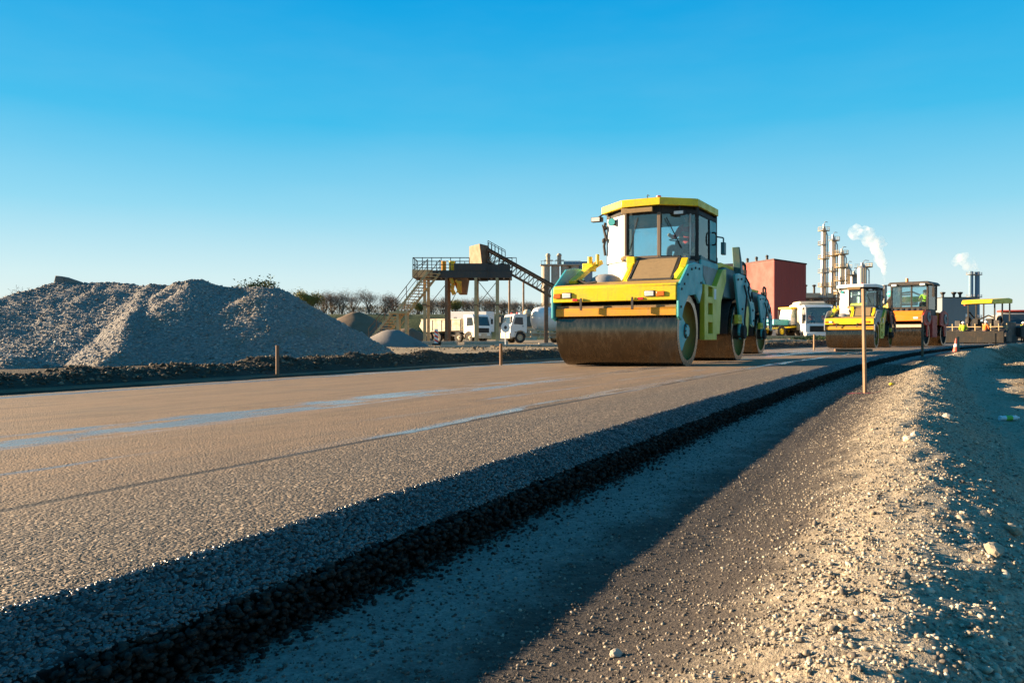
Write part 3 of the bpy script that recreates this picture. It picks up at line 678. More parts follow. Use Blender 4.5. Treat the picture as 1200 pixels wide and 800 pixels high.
    m = MB(); m.bar((-.42,.80,3.12),(.24,.80,3.12),.05,.10); m.build('sun_visor', TAN, t, .008)
    m = MB(); m.bar((.48,.93,2.95),(.72,1.18,2.35),.015); m.bar((-.1,.88,2.98),(-.28,.88,2.3),.012); m.build('wiper', BLACK, t, sep=True)
    m = MB(); m.bar((.86,1.30,2.2),(.86,1.30,3.05),.03); m.build('grab_rail', STEEL, t)
    m = MB(); m.ball((-.28,.80,2.15),.17,.12,.07); m.build('cowl_cap', TAN, t)
    m = MB(); m.prism([(.60,2.08),(.90,2.10),(.90,2.16),(.60,2.13)], 'x', -.30, .98); m.build('window_ledge', GREYP, t, .006)
    # door: lower panel coloured with its blue shade, upper glass, handle
    d = MB(); d.prism([(1.50,2.14),(2.83,2.14),(2.83,1.62),(2.55,1.45),(1.95,1.45),(1.50,1.75)], 'x', .975, 1.03); dr = d.build('door', TEAL, t, .012)
    d = MB(); d.prism([(1.62,2.02),(2.75,2.02),(2.75,1.75),(2.4,1.6),(1.9,1.6),(1.62,1.82)], 'x', 1.031, 1.04); d.build('door_inset', GREYP, dr)
    d = MB(); d.prism([(2.28,2.2),(2.82,2.2),(2.82,3.06),(2.28,3.06)], 'x', .965, .99); d.build('door_glass', TEAL, dr, .01)
    d = MB(); d.tube([(1.0,2.42,2.78),(1.07,2.42,2.78),(1.09,2.44,2.72),(1.09,2.44,2.58),(1.07,2.42,2.52),(1.0,2.42,2.52)],.018,6); d.build('handle', BLACK, dr)
    d = MB(); d.bar((1.0,1.5,2.18),(1.0,2.82,2.05),.05,.09); d.build('door_rail', DTEAL, dr, .008)
    # lamps and mirrors round the cab
    m = MB(); m.box(-1.24,-1.0,1.12,1.24,3.00,3.10); m.tube([(-1.02,1.3,3.18),(-1.1,1.2,3.1)],.018); wl = m.build('work_light', BLACK, t, .02)
    m = MB(); m.box(-1.225,-1.04,1.112,1.122,3.01,3.09); m.build('lens', LAMPW, wl)
    m = MB(); m.cyl((-.74,1.05,2.96),(-.74,1.17,2.96),.085,.06); wl = m.build('work_light', BLACK, t); m = MB(); m.cyl((-.74,1.038,2.96),(-.74,1.055,2.96),.075); m.build('lens', TEAL, wl)
    m = MB(); m.box(.60,.82,1.0,1.12,3.0,3.09); m.tube([(.71,1.06,3.09),(.71,1.06,3.2)],.018); wl = m.build('work_light', BLACK, t, .02)
    m = MB(); m.box(.615,.805,.99,1.002,3.015,3.075); m.build('lens', LAMPW, wl)
    m = MB(); m.tube([(-1.02,1.38,3.0),(-1.03,1.34,2.85),(-1.0,1.36,2.7),(-1.03,1.34,2.5),(-1.01,1.36,2.3)],.028,6); m.tube([(-1.05,1.30,2.95),(-.95,1.30,2.62),(-1.06,1.32,2.58)],.016,5); m.ball((-1.02,1.33,2.62),.05); m.ball((-1.0,1.33,2.88),.045); m.build('cable_hose', BLACK, t)
    m = MB(); m.box(1.08,1.16,2.84,3.0,2.35,2.62); m.tube([(.96,2.84,2.75),(1.12,2.92,2.72),(1.12,2.92,2.6)],.018); m.build('mirror', DTEAL, t, .02)
    # seat, steering column
    m = MB(); m.box(.28,.78,1.95,2.40,2.14,2.34); m.prism([(2.34,2.3),(2.46,2.3),(2.58,2.98),(2.46,3.0)], 'x', .26, .80); m.build('seat', BLACK, t, .04)
    m = MB(); m.cyl((.5,1.5,2.1),(.5,1.62,2.55),.05); m.lathe([(.17,-.012),(.19,0),(.17,.012),(.155,0),(.17,-.012)], 'z', (.5,1.64,2.58), 20); m.build('steering_wheel', BLACK, t)
    # --- side step panel with three square holes (and a mirrored one)
    for sx in (-1,1):
        xa, xb = sx*1.06, sx*1.16
        p = MB(); y0, y1 = 1.28, 2.22
        p.box(xa,xb,y0,1.55,.50,1.62); p.box(xa,xb,1.90,y1,.50,1.62)
        for z0, z1 in ((.50,.63),(.86,1.02),(1.25,1.38),(1.58,1.62)):
            p.box(xa+sx*.001,xb-sx*.001,1.55,1.90,z0,z1)
        p.build('step_panel', YEL_SHADE, t, .008)
        p = MB(); p.box(sx*.98,sx*1.055,1.3,2.2,.52,1.6); p.build('step_well', BLACK, t)
    p = MB(); p.prism([(2.22,.62),(2.22,1.62),(2.75,2.02),(3.05,2.05),(3.05,1.78),(2.62,1.3),(2.5,.62)], 'x', .95, 1.15); p.build('rear_pillar', YEL_SHADE, t, .012)
    p = MB(); p.box(1.162,1.168,1.98,2.14,1.34,1.56); p.build('notice_plate', WHITEP, t)
    # --- rear module
    p = MB(); p.prism([(3.02,1.44),(3.02,2.02),(3.2,2.10),(4.7,2.06),(5.35,1.72),(5.42,1.30),(4.9,1.42),(3.2,1.42)], 'x', -1.12, 1.10); p.build('rear_hood', DTEAL, t, .02)
    p = MB(); p.prism([(2.95,2.06),(3.30,2.12),(4.5,2.11),(4.5,2.19),(3.2,2.21),(2.95,2.16)], 'x', -1.0, 1.0); p.build('hood_lid', YEL, t, .012)
    for sx in (-1,1):
        p = MB(); p.prism([(3.35,1.95),(3.75,2.0),(4.35,1.98),(5.0,1.72),(5.38,1.20),(5.30,.80),(5.05,.86),(4.92,1.25),(4.66,1.46),(4.38,1.40),(4.22,1.02),(4.25,.62),(3.95,.50),(3.80,.66),(3.86,1.0),(3.62,1.42)], 'x', sx*1.215, sx*1.27)
        sp = p.build('rear_side_plate', TEAL, t, .012)
        bl = MB()
        for yy, zz in ((3.6,1.85),(3.95,1.88),(4.3,1.85),(4.62,1.72),(4.9,1.5),(5.12,1.2),(4.02,1.2),(3.98,.85),(5.2,.95)): bl.cyl((sx*1.27,yy,zz),(sx*1.295,yy,zz),.026,n=8)
        bl.build('bolt', DARKM, sp, sep=True)
        p = MB(); p.cyl((sx*1.15,4.0,.675),(sx*1.34,4.0,.675),.17,.15,20); p.lathe([(.10,1.345*sx),(.145,1.36*sx),(.17,1.34*sx)], 'x', (0,4.0,.675), 20); p.build('drum_motor', BLACK, t, ang=40)
        p = MB(); p.box(sx*1.21,sx*1.30,3.52,3.88,.86,1.06); p.cyl((sx*1.26,3.6,.96),(sx*1.32,3.6,.96),.05); p.cyl((sx*1.26,3.78,.96),(sx*1.32,3.78,.96),.05); p.build('shock_mount', YEL_SHADE, t, .01)
        p = MB(); p.tube([(sx*1.30,4.1,1.75),(sx*1.34,4.2,1.5),(sx*1.33,4.12,1.2),(sx*1.33,4.02,.95),(sx*1.34,4.0,.8)],.022,6); p.tube([(sx*1.30,4.5,1.66),(sx*1.34,4.6,1.4),(sx*1.33,4.75,1.62),(sx*1.32,4.95,1.4)],.018,6); p.tube([(sx*1.28,4.35,1.95),(sx*1.33,4.5,1.80),(sx*1.33,4.4,1.60)],.02,6); p.build('hydraulic_hose', BLACK, t)
    # rear fender arc
    p = MB(); p.lathe([(.735,-1.05),(.735,1.12),(.76,1.12),(.76,-1.05)], 'x', (0,4.0,.675), 16, PI*.52, PI*1.02); p.build('fender', BLACK, t)
    p = MB(); p.prism([(4.15,2.02),(4.42,2.02),(4.02,2.62),(3.95,2.62)], 'x', 1.05, 1.22); p.build('air_intake', DTEAL, t, .012)
    p = MB(); p.tube([(1.12,4.62,1.95),(1.12,4.62,2.26),(1.12,4.72,2.32),(1.12,4.95,2.28),(1.12,4.98,1.9)],.035); p.box(1.02,1.2,4.7,4.82,1.9,2.15); p.build('handrail', BLACK, t)
    p = MB(); p.cyl((.72,3.0,2.15),(.72,3.0,2.50),.008,n=5); p.build('aerial', BLACK, t)
    p = MB(); p.box(-1.15,1.15,4.66,4.74,.95,1.06); p.build('rear_scraper_bar', ORANGEBAR, t)
    return t
main = make_roller('foremost large yellow and teal road roller with a red-jacketed driver in its cab', 'yellow road rollers on the new asphalt')
PHI = math.radians(-29)
def on_road(x, y): return (x, y, gz(x, y))
main.location = on_road(2.22, 15.38)
main.rotation_euler = (0, 0, PHI)
r2 = copy_tree(main); r2.location = on_road(5.39, 24.3); r2.rotation_euler = (0,0,math.radians(-31))
r2['label'] = 'yellow and teal-tinted road roller without a cab, mostly hidden behind the foremost roller'
for ch in list(r2.children):     # an open roller: no cab on it
    if ch.name.split('.')[0] in ('cab_roof','roof_lining','cab_frame','window','glare_pane','window_trim','sun_visor','wiper','grab_rail','cowl_cap','window_ledge','door','work_light','mirror','cable_hose','air_intake','notice_plate','aerial'):
        for g in list(ch.children): bpy.data.objects.remove(g)
        bpy.data.objects.remove(ch)
r3 = copy_tree(main); r3.location = on_road(16.75, 39.2); r3.rotation_euler = (0,0,math.radians(-35)); r3.scale = (.92,.92,.95)
r3['label'] = 'yellow road roller with a pale roof, between the white truck and the orange roller'
def remat(o, table):
    for ch in list(o.children):
        nm = ch.name.split('.')[0]
        if nm in table:
            ch.material_slots[0].link = 'OBJECT'; ch.material_slots[0].material = table[nm]
        remat(ch, table)
remat(r3, {'cab_roof': WHITEP, 'side_plate': GREYP, 'rear_side_plate': DARKM, 'door': DARKM, 'door_glass': GREYP, 'drum_arm': DARKM, 'rear_hood': DARKM, 'air_intake': DARKM})
def child(o, nm): return next(c for c in o.children if c.name.split('.')[0] == nm)
# driver of the foremost roller
J, Rr, E_ = seated()
drv = person('person in a red jacket seated at the wheel inside the cab of the foremost roller', 'person', J, Rr, E_, clothe(REDC, DCLOTH), helmet=(DCLOTH, 4, False))
mw = Matrix.Translation(main.location) @ Matrix.Rotation(PHI, 4, 'Z')
drv.location = mw @ Vector((.53,2.08,1.83)); drv.rotation_euler = (0,0,PHI-.35)

# orange roller with glazed black cab
t = empty('road_roller', 'orange and red road roller with a tall black glazed cab and orange beacon', 'road roller', on_road(22.1, 44.8), math.radians(-42))
drum(t, 0, .70, 1.1, DARKM); drum(t, 3.6, .70, 1.1, DARKM)
m = MB(); m.prism([(-.8,1.40),(-.8,1.72),(-.55,1.98),(.75,1.98),(.75,1.45)], 'x', -1.12, 1.12); m.build('front_hood', ORANGE, t, .03)
m = MB()
for i in range(7): m.box(-1.0+i*.29,-.86+i*.29,-.50,-.40,1.98,2.10); m.prism([(-.45,1.98),(.1,1.98),(.1,2.16)], 'x', -.98+i*.29, -.88+i*.29)
m.build('hood_grille', DARKM, t)
m = MB(); m.box(-1.1,1.1,-.74,-.66,1.05,1.22); m.build('scraper_bar', CREAM, t, .01)
for sx in (-1,1):
    m = MB(); m.prism([(-.82,1.35),(-.82,1.75),(-.4,2.0),(.5,2.0),(.72,1.6),(.5,1.25),(.1,1.15),(.05,.55),(-.15,.55),(-.2,1.15),(-.6,1.2)], 'x', sx*1.13, sx*1.20); sp = m.build('side_plate', REDP if sx > 0 else ORANGE, t, .02)
    m = MB(); m.lathe([(.28,sx*1.21),(.28,sx*1.26),(.16,sx*1.28),(.15,sx*1.22)], 'x', (0,.05,1.62), 20); m.build('wheel_motor_ring', GREYP, sp)
    m = MB(); m.box(sx*.9,sx*1.12,1.2,2.2,.5,1.75); m.build('step_panel', REDP, t, .03)
    m = MB(); m.prism([(2.6,1.2),(2.7,1.9),(3.4,2.1),(4.3,1.9),(4.45,1.2),(3.9,1.1),(3.75,.55),(3.5,.55),(3.4,1.1)], 'x', sx*1.10, sx*1.18); sp = m.build('rear_side_plate', REDP, t, .02)
    m = MB(); m.lathe([(.30,sx*1.19),(.30,sx*1.24),(.17,sx*1.26),(.16,sx*1.2)], 'x', (0,3.6,1.55), 20); m.build('wheel_motor_ring', GREYP, sp)
    m = MB(); m.box(sx*.78-.12,sx*.78+.12,-.815,-.80,1.52,1.63); m.build('headlight', LAMPW, t, .01)
    m = MB(); m.box(sx*.98-.07,sx*.98+.07,-.815,-.80,1.53,1.63); m.build('turn_signal', LAMPO, t, .01)
m = MB(); m.box(-.9,.9,.7,3.0,.7,1.6); m.build('chassis', DARKM, t)
m = MB(); m.prism([(2.6,1.2),(2.6,1.95),(4.2,1.9),(4.4,1.3)], 'x', -1.05, 1.05); m.build('rear_hood', ORANGE, t, .03)
m = MB(); m.box(-.95,.95,.85,2.6,1.6,2.1); m.build('cab_base', DARKM, t, .03)
m = MB(); m.prism([(-1.12,3.55),(-1.0,3.66),(1.0,3.66),(1.12,3.55),(1.12,3.46),(-1.12,3.46)], 'y', .65, 2.75); m.build('cab_roof', DARKM, t, .02)
m = MB()
for x, y in ((-.95,.85),(.95,.85),(-.95,2.6),(.95,2.6)): m.bar((x,y,2.05),(x,y,3.5),.10,.10)
m.bar((.12,.84,2.05),(.12,.84,3.5),.09,.06); m.box(-.95,.95,.80,.86,2.05,2.24); m.build('cab_frame', BLACK, t, .01, sep=True)
for xa, xb in ((-.90,.07),(.17,.90)):
    m = MB(); m.box(xa,xb,.83,.842,2.24,3.44); m.build('window', GLASS, t)
for sx in (-1,1):
    m = MB(); m.box(sx*.945,sx*.957,.92,2.54,2.1,3.44); m.build('window', GLASS, t)
    m = MB(); m.tube([(sx*1.0,.7,3.5),(sx*1.3,.55,3.5),(sx*1.34,.55,3.3)],.025); m.box(sx*1.26,sx*1.40,.5,.58,2.75,3.3); m.build('mirror', BLACK, t, .02)
    m = MB(); m.box(sx*.75-.14,sx*.75+.14,.58,.66,3.42,3.54); m.build('work_light', LAMPW, t, .02)
m = MB(); m.box(-.9,.9,2.58,2.592,2.1,3.44); m.build('window', GLASS, t)
m = MB(); m.cyl((-.25,1.3,3.66),(-.25,1.3,3.9),.09,.07); m.build('beacon', LAMPO, t)
m = MB(); m.box(.3,.75,1.9,2.3,2.05,2.4); m.prism([(2.25,2.35),(2.37,2.35),(2.42,3.1),(2.3,3.1)], 'x', .3, .75); m.build('seat', BLACK, t, .04)
mw = Matrix.Translation(t.location) @ Matrix.Rotation(t.rotation_euler.z, 4, 'Z')
drv = person('person in a lime hi-vis vest seated in the cab of the orange roller', 'person', J, Rr, E_, clothe(HIVY, DCLOTH), helmet=(LAMPO, 4, True))
drv.location = mw @ Vector((.52,1.95,1.85)); drv.rotation_euler = (0,0,t.rotation_euler.z)

# ------------------------------------------------------------------ trucks
def W2(px, py, D): return ((px-600)*D/933, D, CAMH+(394-py)*D/933)
def wheel(root, x, y, r=.52, w=.32, rimmat=GREYP):
    s = 1 if x > 0 else -1
    m = MB(); m.lathe([(r*.55,x-w/2),(r*.93,x-w/2),(r,x-w/2+.05),(r,x+w/2-.05),(r*.93,x+w/2),(r*.55,x+w/2)], 'x', (0,y,r), 28); wh = m.build('wheel', BLACK, root)
    m = MB(); m.lathe([(r*.56,x+s*(w/2-.02)),(r*.50,x+s*(w/2-.10)),(r*.25,x+s*(w/2-.08)),(r*.22,x+s*(w/2+.02)),(.001,x+s*(w/2+.02))], 'x', (0,y,r), 20); m.build('rim', rimmat, wh)
def truck_cab(t, body=WHITEP, low=GREYP, ht=2.95, y1=1.75, hollow=False):
    # front at y=-0.0; cab from y=0..y1
    m = MB(); m.prism([(.0,.55),(-.02,1.55),(.10,1.75),(.36,ht-.12),(.55,ht),(y1,ht),(y1,.95),(1.35,.95),(1.2,1.18),(.75,1.18),(.55,.75),(.5,.55)], 'x', -1.22, 1.22)
    if hollow:
        m = MB(); m.prism([(.0,.55),(-.02,1.55),(.10,1.75),(1.4,1.75),(1.4,ht-.2),(.33,ht-.2),(.55,ht),(y1,ht),(y1,.95),(1.35,.95),(1.2,1.18),(.75,1.18),(.55,.75),(.5,.55)], 'x', -1.22, 1.22)
        for sx in (-1,1): m.bar((sx*1.15,.11,1.7),(sx*1.12,.36,ht-.15),.13,.09); m.box(sx*1.16,sx*1.215,1.15,1.42,1.7,ht-.1)
    m.build('cab', body, t, .05)
    m = MB(); m.hexa([(-1.08,.075,1.78),(1.08,.075,1.78),(1.08,.11,1.78),(-1.08,.11,1.78)],[(-1.02,.315,ht-.22),(1.02,.315,ht-.22),(1.02,.36,ht-.22),(-1.02,.36,ht-.22)]); m.build('windscreen', glass('truck_glass', (.45, .55, .58)) if hollow else DGLASS, t)
    for sx in (-1,1):
        m = MB(); m.prism([(.34,1.80),(.50,ht-.32),(1.25,ht-.32),(1.30,1.72)], 'x', sx*1.222, sx*1.232); m.build('side_window', GLASS if hollow else DGLASS, t)
        m = MB(); m.box(sx*1.221,sx*1.229,.42,1.38,1.02,1.08); m.box(sx*1.22,sx*1.25,1.2,1.34,1.55,1.62); m.build('door_handle', DARKM, t)
        m = MB(); m.box(sx*1.24,sx*1.46,-.06,.08,1.95,2.5); m.tube([(sx*1.2,.2,2.6),(sx*1.36,.02,2.55)],.025); m.build('mirror', DARKM, t, .03)
        m = MB(); m.box(sx*.70-.25,sx*.70+.25,-.085,-.05,.72,.92); m.build('headlight', LAMPW, t, .03)
        m = MB(); m.lathe([(.60,sx*.88),(.66,sx*.88),(.66,sx*1.235),(.60,sx*1.235)], 'x', (0,1.0,.55), 14, 0, PI); m.build('mudguard', low, t)
    m = MB(); m.box(-1.2,1.2,-.08,.25,.42,.98); m.build('bumper', low, t, .05)
    m = MB()
    for k in range(4): m.box(-.78,.78,-.05,-.015,1.06+k*.12,1.13+k*.12)
    m.box(-.85,.85,-.035,.0,1.03,1.53); m.build('grille', BLACK, t)
def dumper():
    t = empty('dump_truck', 'white cab dump truck with a dusty cream tipping body behind the loading platform', 'dump truck')
    truck_cab(t, WHITEP, CREAM)
    m = MB(); m.box(-.45,.45,.6,8.1,.65,.98); m.build('chassis', DARKM, t)
    b = MB(); b.prism([(2.15,1.25),(2.05,2.55),(8.2,2.45),(8.55,1.75),(7.9,1.10)], 'x', -1.2, 1.2); bd = b.build('tipper_body', CREAM, t, .04)
    b = MB()
    for sx in (-1,1):
        b.box(sx*1.20,sx*1.27,2.1,8.2,2.42,2.55)
        for yy in (2.3,3.7,5.1,6.5,7.9): b.box(sx*1.20,sx*1.25,yy-.05,yy+.05,1.25,2.42)
    b.build('rib', CREAM, bd)
    for y in (1.0,2.6,5.7,7.1):
        for x in (-1.02,1.02): wheel(t, x, y, .54, .34, CREAM)
    for sx in (-1,1):
        m = MB(); m.lathe([(.62,sx*.85),(.68,sx*.85),(.68,sx*1.22),(.62,sx*1.22)], 'x', (0,6.4,.6), 12, 0.1, PI-.1); m.build('mudguard', CREAM, t)
    m = MB(); m.cyl((.9,1.95,1.0),(.9,1.95,2.9),.11); m.box(.55,1.1,1.82,2.02,.9,1.9); m.build('exhaust_stack', DARKM, t)
    return t
dm = dumper(); dm.location = (-3.0, 84, gz(-3.0,84)); dm.rotation_euler = (0,0,math.radians(50))
def tanker():
    t = empty('tank_truck', 'white tank truck with a round shiny tank beside the conveyor tail leg', 'tank truck')
    truck_cab(t, WHITEP, CREAM, 2.75, 1.7)
    m = MB(); m.box(-.45,.45,.6,7.4,.65,.98); m.box(-1.1,1.1,2.4,6.9,1.15,1.25)
    for sx in (-1,1):
        m.box(sx*1.08,sx*1.15,2.2,5.0,.9,1.0); m.box(sx*1.08,sx*1.15,2.2,5.0,.5,.58)
        for yy in (2.2,3.1,4.1,5.0): m.box(sx*1.07,sx*1.14,yy-.04,yy+.04,.5,1.2)
    m.build('chassis', CREAM, t)
    m = MB(); m.lathe([(.001,2.75),(.6,2.80),(1.02,3.05),(1.17,3.45),(1.17,6.3),(1.05,6.7),(.6,6.95),(.001,7.0)], 'y', (0,0,2.32), 32); tk = m.build('tank', WHITEP, t)
    m = MB(); m.cyl((0,4.2,3.45),(0,4.2,3.62),.25); m.cyl((0,5.6,3.45),(0,5.6,3.58),.25); m.build('manhole', DARKM, tk)
    m = MB(); m.box(-1.0,1.0,6.95,7.05,1.3,3.3); m.build('rear_plate', DARKM, t)
    m = MB(); m.cyl((-.95,2.0,.9),(-.95,2.0,2.9),.30); m.build('air_cleaner', STEEL, t)
    m = MB(); m.ball((0,2.25,2.9),.45,.4,.35); m.build('hopper_cover', CREAM, t)
    for y in (1.0,5.6): 
        for x in (-1.02,1.02): wheel(t, x, y, .54, .34, CREAM)
    for xx in (-.7,.7): 
        m = MB(); m.cyl((xx,.9,2.75),(xx,.9,2.92),.09); m.build('beacon', LAMPR, t)
    return t
tk = tanker(); tk.location = (-.6, 76, gz(-.6,76)); tk.rotation_euler = (0,0,math.radians(-68))
def whitetruck():
    t = empty('truck', 'white truck facing the camera with two orange-vested people behind its windscreen', 'truck')
    truck_cab(t, WHITEP, WHITEP, 3.35, 2.0, True)
    m = MB(); m.box(-.45,.45,.6,8.3,.65,.98); m.build('chassis', DARKM, t)
    m = MB(); m.box(-1.22,1.22,2.2,5.4,1.2,3.55); m.prism([(2.2,3.55),(5.4,3.55),(5.0,3.75),(2.6,3.75)], 'x', -1.1, 1.1); m.build('body', CREAM, t, .06)
    m = MB(); m.box(-1.25,1.25,5.5,8.6,1.15,2.9); m.build('body', WHITEP, t, .04)
    m = MB(); m.tube([(-.9,6.2,2.9),(-.9,6.4,3.4),(-.9,6.9,3.5),(-.9,7.2,3.1)],.05); m.build('handrail', WHITEP, t)
    for y in (1.0,5.9,7.3):
        for x in (-1.02,1.02): wheel(t, x, y, .54, .34, GREYP)
    return t
wt = whitetruck(); wt.location = (29.0, 75, gz(29.0,75)); wt.rotation_euler = (0,0,math.radians(-6)); wt.scale = (1.08,1.08,1.1)
bpy.context.view_layer.update(); Mw = Matrix.Translation(wt.location) @ Matrix.Rotation(wt.rotation_euler.z, 4, 'Z')
J, Rr, E_ = seated()
for px, lab, hm in ((-.5,'person in an orange vest at the left of the white truck windscreen',DCLOTH),(.62,'person in an orange vest at the right of the white truck windscreen',WHITEP)):
    p_ = person(lab, 'person', J, Rr, E_, clothe(HIVO, DCLOTH), helmet=(hm, 4, hm is WHITEP)); p_.location = Mw @ Vector((px*1.08,.8,1.52)); p_.rotation_euler = (0,0,wt.rotation_euler.z)
# van and hut far behind the dump truck
def van(label, loc, rz):
    t = empty('van', label, 'van', loc, rz)
    m = MB(); m.prism([(0,.45),(0,1.15),(.9,1.35),(1.6,2.25),(5.6,2.3),(5.7,.45)], 'x', -1, 1); m.build('body', WHITEP, t, .06)
    m = MB(); m.hexa([(-.9,.93,1.40),(.9,.93,1.40),(.9,.98,1.40),(-.9,.98,1.40)],[(-.8,1.50,2.15),(.8,1.50,2.15),(.8,1.56,2.15),(-.8,1.56,2.15)]); m.build('windscreen', DGLASS, t)
    for sx in (-1,1):
        m = MB(); m.prism([(1.25,1.42),(1.75,2.1),(2.7,2.1),(2.7,1.42)], 'x', sx*1.0, sx*1.012); m.build('side_window', DGLASS, t)
    for y in (1.0,4.6):
        for x in (-.88,.88): wheel(t, x, y, .36, .22)
    return t
van('white van parked in front of the grass bank, right of the ballast heap', (-31.0,152,gz(-31,152)+1.6), math.radians(80))
t = empty('box_trailer', 'tall plain white box trailer just right of the dump truck cab', 'trailer', (-3.2,118,gz(-3.2,118)+.3), math.radians(65))
m = MB(); m.box(-1.3,1.3,0,7,1.0,4.0); m.build('box', WHITEP, t, .04)
m = MB(); m.box(-1.315,-1.30,5.0,5.5,1.9,3.2); m.build('ladder_panel', GREYP, t)
for y in (5.0,6.2):
    for x in (-1.1,1.1): wheel(t, x, y, .5, .3)
m = MB(); m.box(-.5,.5,0,6.8,.6,1.0); m.build('chassis', DARKM, t)

# ------------------------------------------------------------------ loading platform with stairs and conveyor (near plane D=62)
D0 = 62.; GZ = -.16
def Q(px, py, dd=0): D = D0+dd; return Vector(((px-600)*D0/933, D, CAMH+(394-py)*D0/933))
t = empty('loading_platform', 'steel loading platform on tall posts with stairs, hopper and sloping conveyor', 'loading plant', (Q(540,0).x, D0+1.5, GZ))
off = Vector(t.location)
def pt(name, mb, mat, par=None, bevel=0):
    mb.v = [tuple(Vector(p)-off) for p in mb.v]
    return mb.build(name, mat, par or t, bevel)
x0, x1 = Q(484,0).x, Q(600,0).x; zt = Q(0,318).z; zb = Q(0,325.5).z
m = MB(); m.box(x0,x1,D0-.05,D0+.15,zb,zt); m.box(x0,x1,D0+2.85,D0+3.05,zb,zt); m.box(x0,x0+.2,D0+.15,D0+2.85,zb,zt); m.box(x1-.2,x1,D0+.15,D0+2.85,zb,zt); m.box(x0,x1,D0,D0+3,zt,zt+.08)
for k in range(7): m.box(x0+1+k*1.0,x0+1.15+k*1.0,D0+.15,D0+2.85,zb+.05,zt)
pt('deck', m, DARKM)
m = MB(); m.box(x0-.05,Q(507,0).x,D0-.12,D0-.06,zb+.02,zt+.12); pt('deck_edge', m, TANSTEEL)
m = MB(); m.box(Q(532,0).x,Q(571,0).x,D0-.03,D0+.05,zt+.08,zt+.62); m.box(Q(571,0).x,Q(598,0).x,D0+.1,D0+.2,zt+.08,zt+.55); pt('side_board', m, DARKM)
# posts
for k, px in enumerate((497.6,523,557.5,582.5)):
    for dd in (0.05,2.9):
        x = Q(px,0).x
        m = MB(); m.box(x-.11,x+.11,D0+dd-.11,D0+dd+.11,GZ-.1,zb); p = pt('post', m, TANSTEEL if px != 523 else RUST)
        m = MB(); m.box(x-.16,x+.16,D0+dd-.16,D0+dd+.16,2.9,3.0); m.box(x-.24,x+.24,D0+dd-.24,D0+dd+.24,GZ,GZ+.08); m.v = [tuple(Vector(q_)-off) for q_ in m.v]; m.build('collar', RUST, p)
for px in (506,523,557.5,582.5):
    x = Q(px,0).x; m = MB(); m.box(x-.85,x+.85,D0-.75,D0+.8,GZ-.2,GZ+.28); pt('footing', m, CONC, None, .05)
m = MB()
for a, b_ in ((497.6,523),(557.5,582.5),(582.5,557.5),(523,540)):
    m.bar((Q(a,0).x,D0+2.9,3.0),(Q(b_,0).x,D0+2.9,zb),.05)
m.bar((Q(557,0).x,D0+.1,zb-.25),(Q(572,0).x,D0-.2,zb-.25),.06); m.bar((Q(572,0).x,D0-.2,zb-.25),(Q(572,0).x,D0-.2,zt+1.0),.06)
for a_, b_ in zip(m.st, m.st[1:]+[(len(m.v), len(m.f))]): q2 = MB(); q2.add(m.v[a_[0]:b_[0]], [tuple(i-a_[0] for i in f) for f in m.f[a_[1]:b_[1]]]); pt('brace', q2, DARKM)
# railing
zr = Q(0,302).z; m = MB()
def rail(p, q_, n, hgt=zr-zt):
    p = Vector(p); q_ = Vector(q_); up = Vector((0,0,hgt))
    m.bar(p+up,q_+up,.06); m.bar(p+up*.5,q_+up*.5,.045)
    for i in range(n+1): w = p.lerp(q_, i/n); m.bar(w, w+up, .055)
rail((x0,D0,zt),(Q(550,0).x,D0,zt),6); rail((x0,D0+3,zt),(x1,D0+3,zt),10); rail((x0,D0,zt),(x0,D0+3,zt),3); rail((Q(585,0).x,D0+.2,zt),(x1,D0+.2,zt),2); rail((x1,D0,zt),(x1,D0+3,zt),2)
m.bar((x0,D0,zt+.1),(x0+.9,D0+.1,zr-.3),.05); pt('railing', m, DARKM)
# hopper housing
m = MB(); xa, xb, xc = Q(550,0).x, Q(562,0).x, Q(574,0).x; z0, z1 = zt+.1, Q(0,285.5).z
m.hexa([(xa-.1,D0+1.9,z0),(xb+.25,D0+.0,z0),(xb+.25,D0+2.4,z0),(xa,D0+2.4,z0)],[(xa-.1,D0+1.9,z1),(xb+.0,D0+.0,z1),(xb+.0,D0+2.4,z1),(xa,D0+2.4,z1)]); hp = pt('hopper_housing', m, paint('dusty_brown_sheet', (.27,.20,.13), .8, .5, (.2,.14,.09)), None, .03)
m = MB(); m.hexa([(xb+.26,D0+.0,z0),(xc,D0+.7,z0),(xc,D0+2.4,z0),(xb+.26,D0+2.4,z0)],[(xb+.02,D0+.0,z1),(xc-.1,D0+.7,z1-.1),(xc-.1,D0+2.4,z1-.1),(xb+.02,D0+2.4,z1)]); pt('hopper_cowl', m, RUST, None, .02)
m = MB(); m.cyl((xc+.2,D0+.4,z0+.25),(xc+.2,D0+1.3,z0+.25),.34); m.cyl((xc+1.0,D0+.4,z0+.3),(xc+1.0,D0+1.2,z0+.3),.3); m.box(xc-.2,xc+1.5,D0+.3,D0+1.5,z0-.05,z0+.08); pt('drive_motor', m, DARKM)
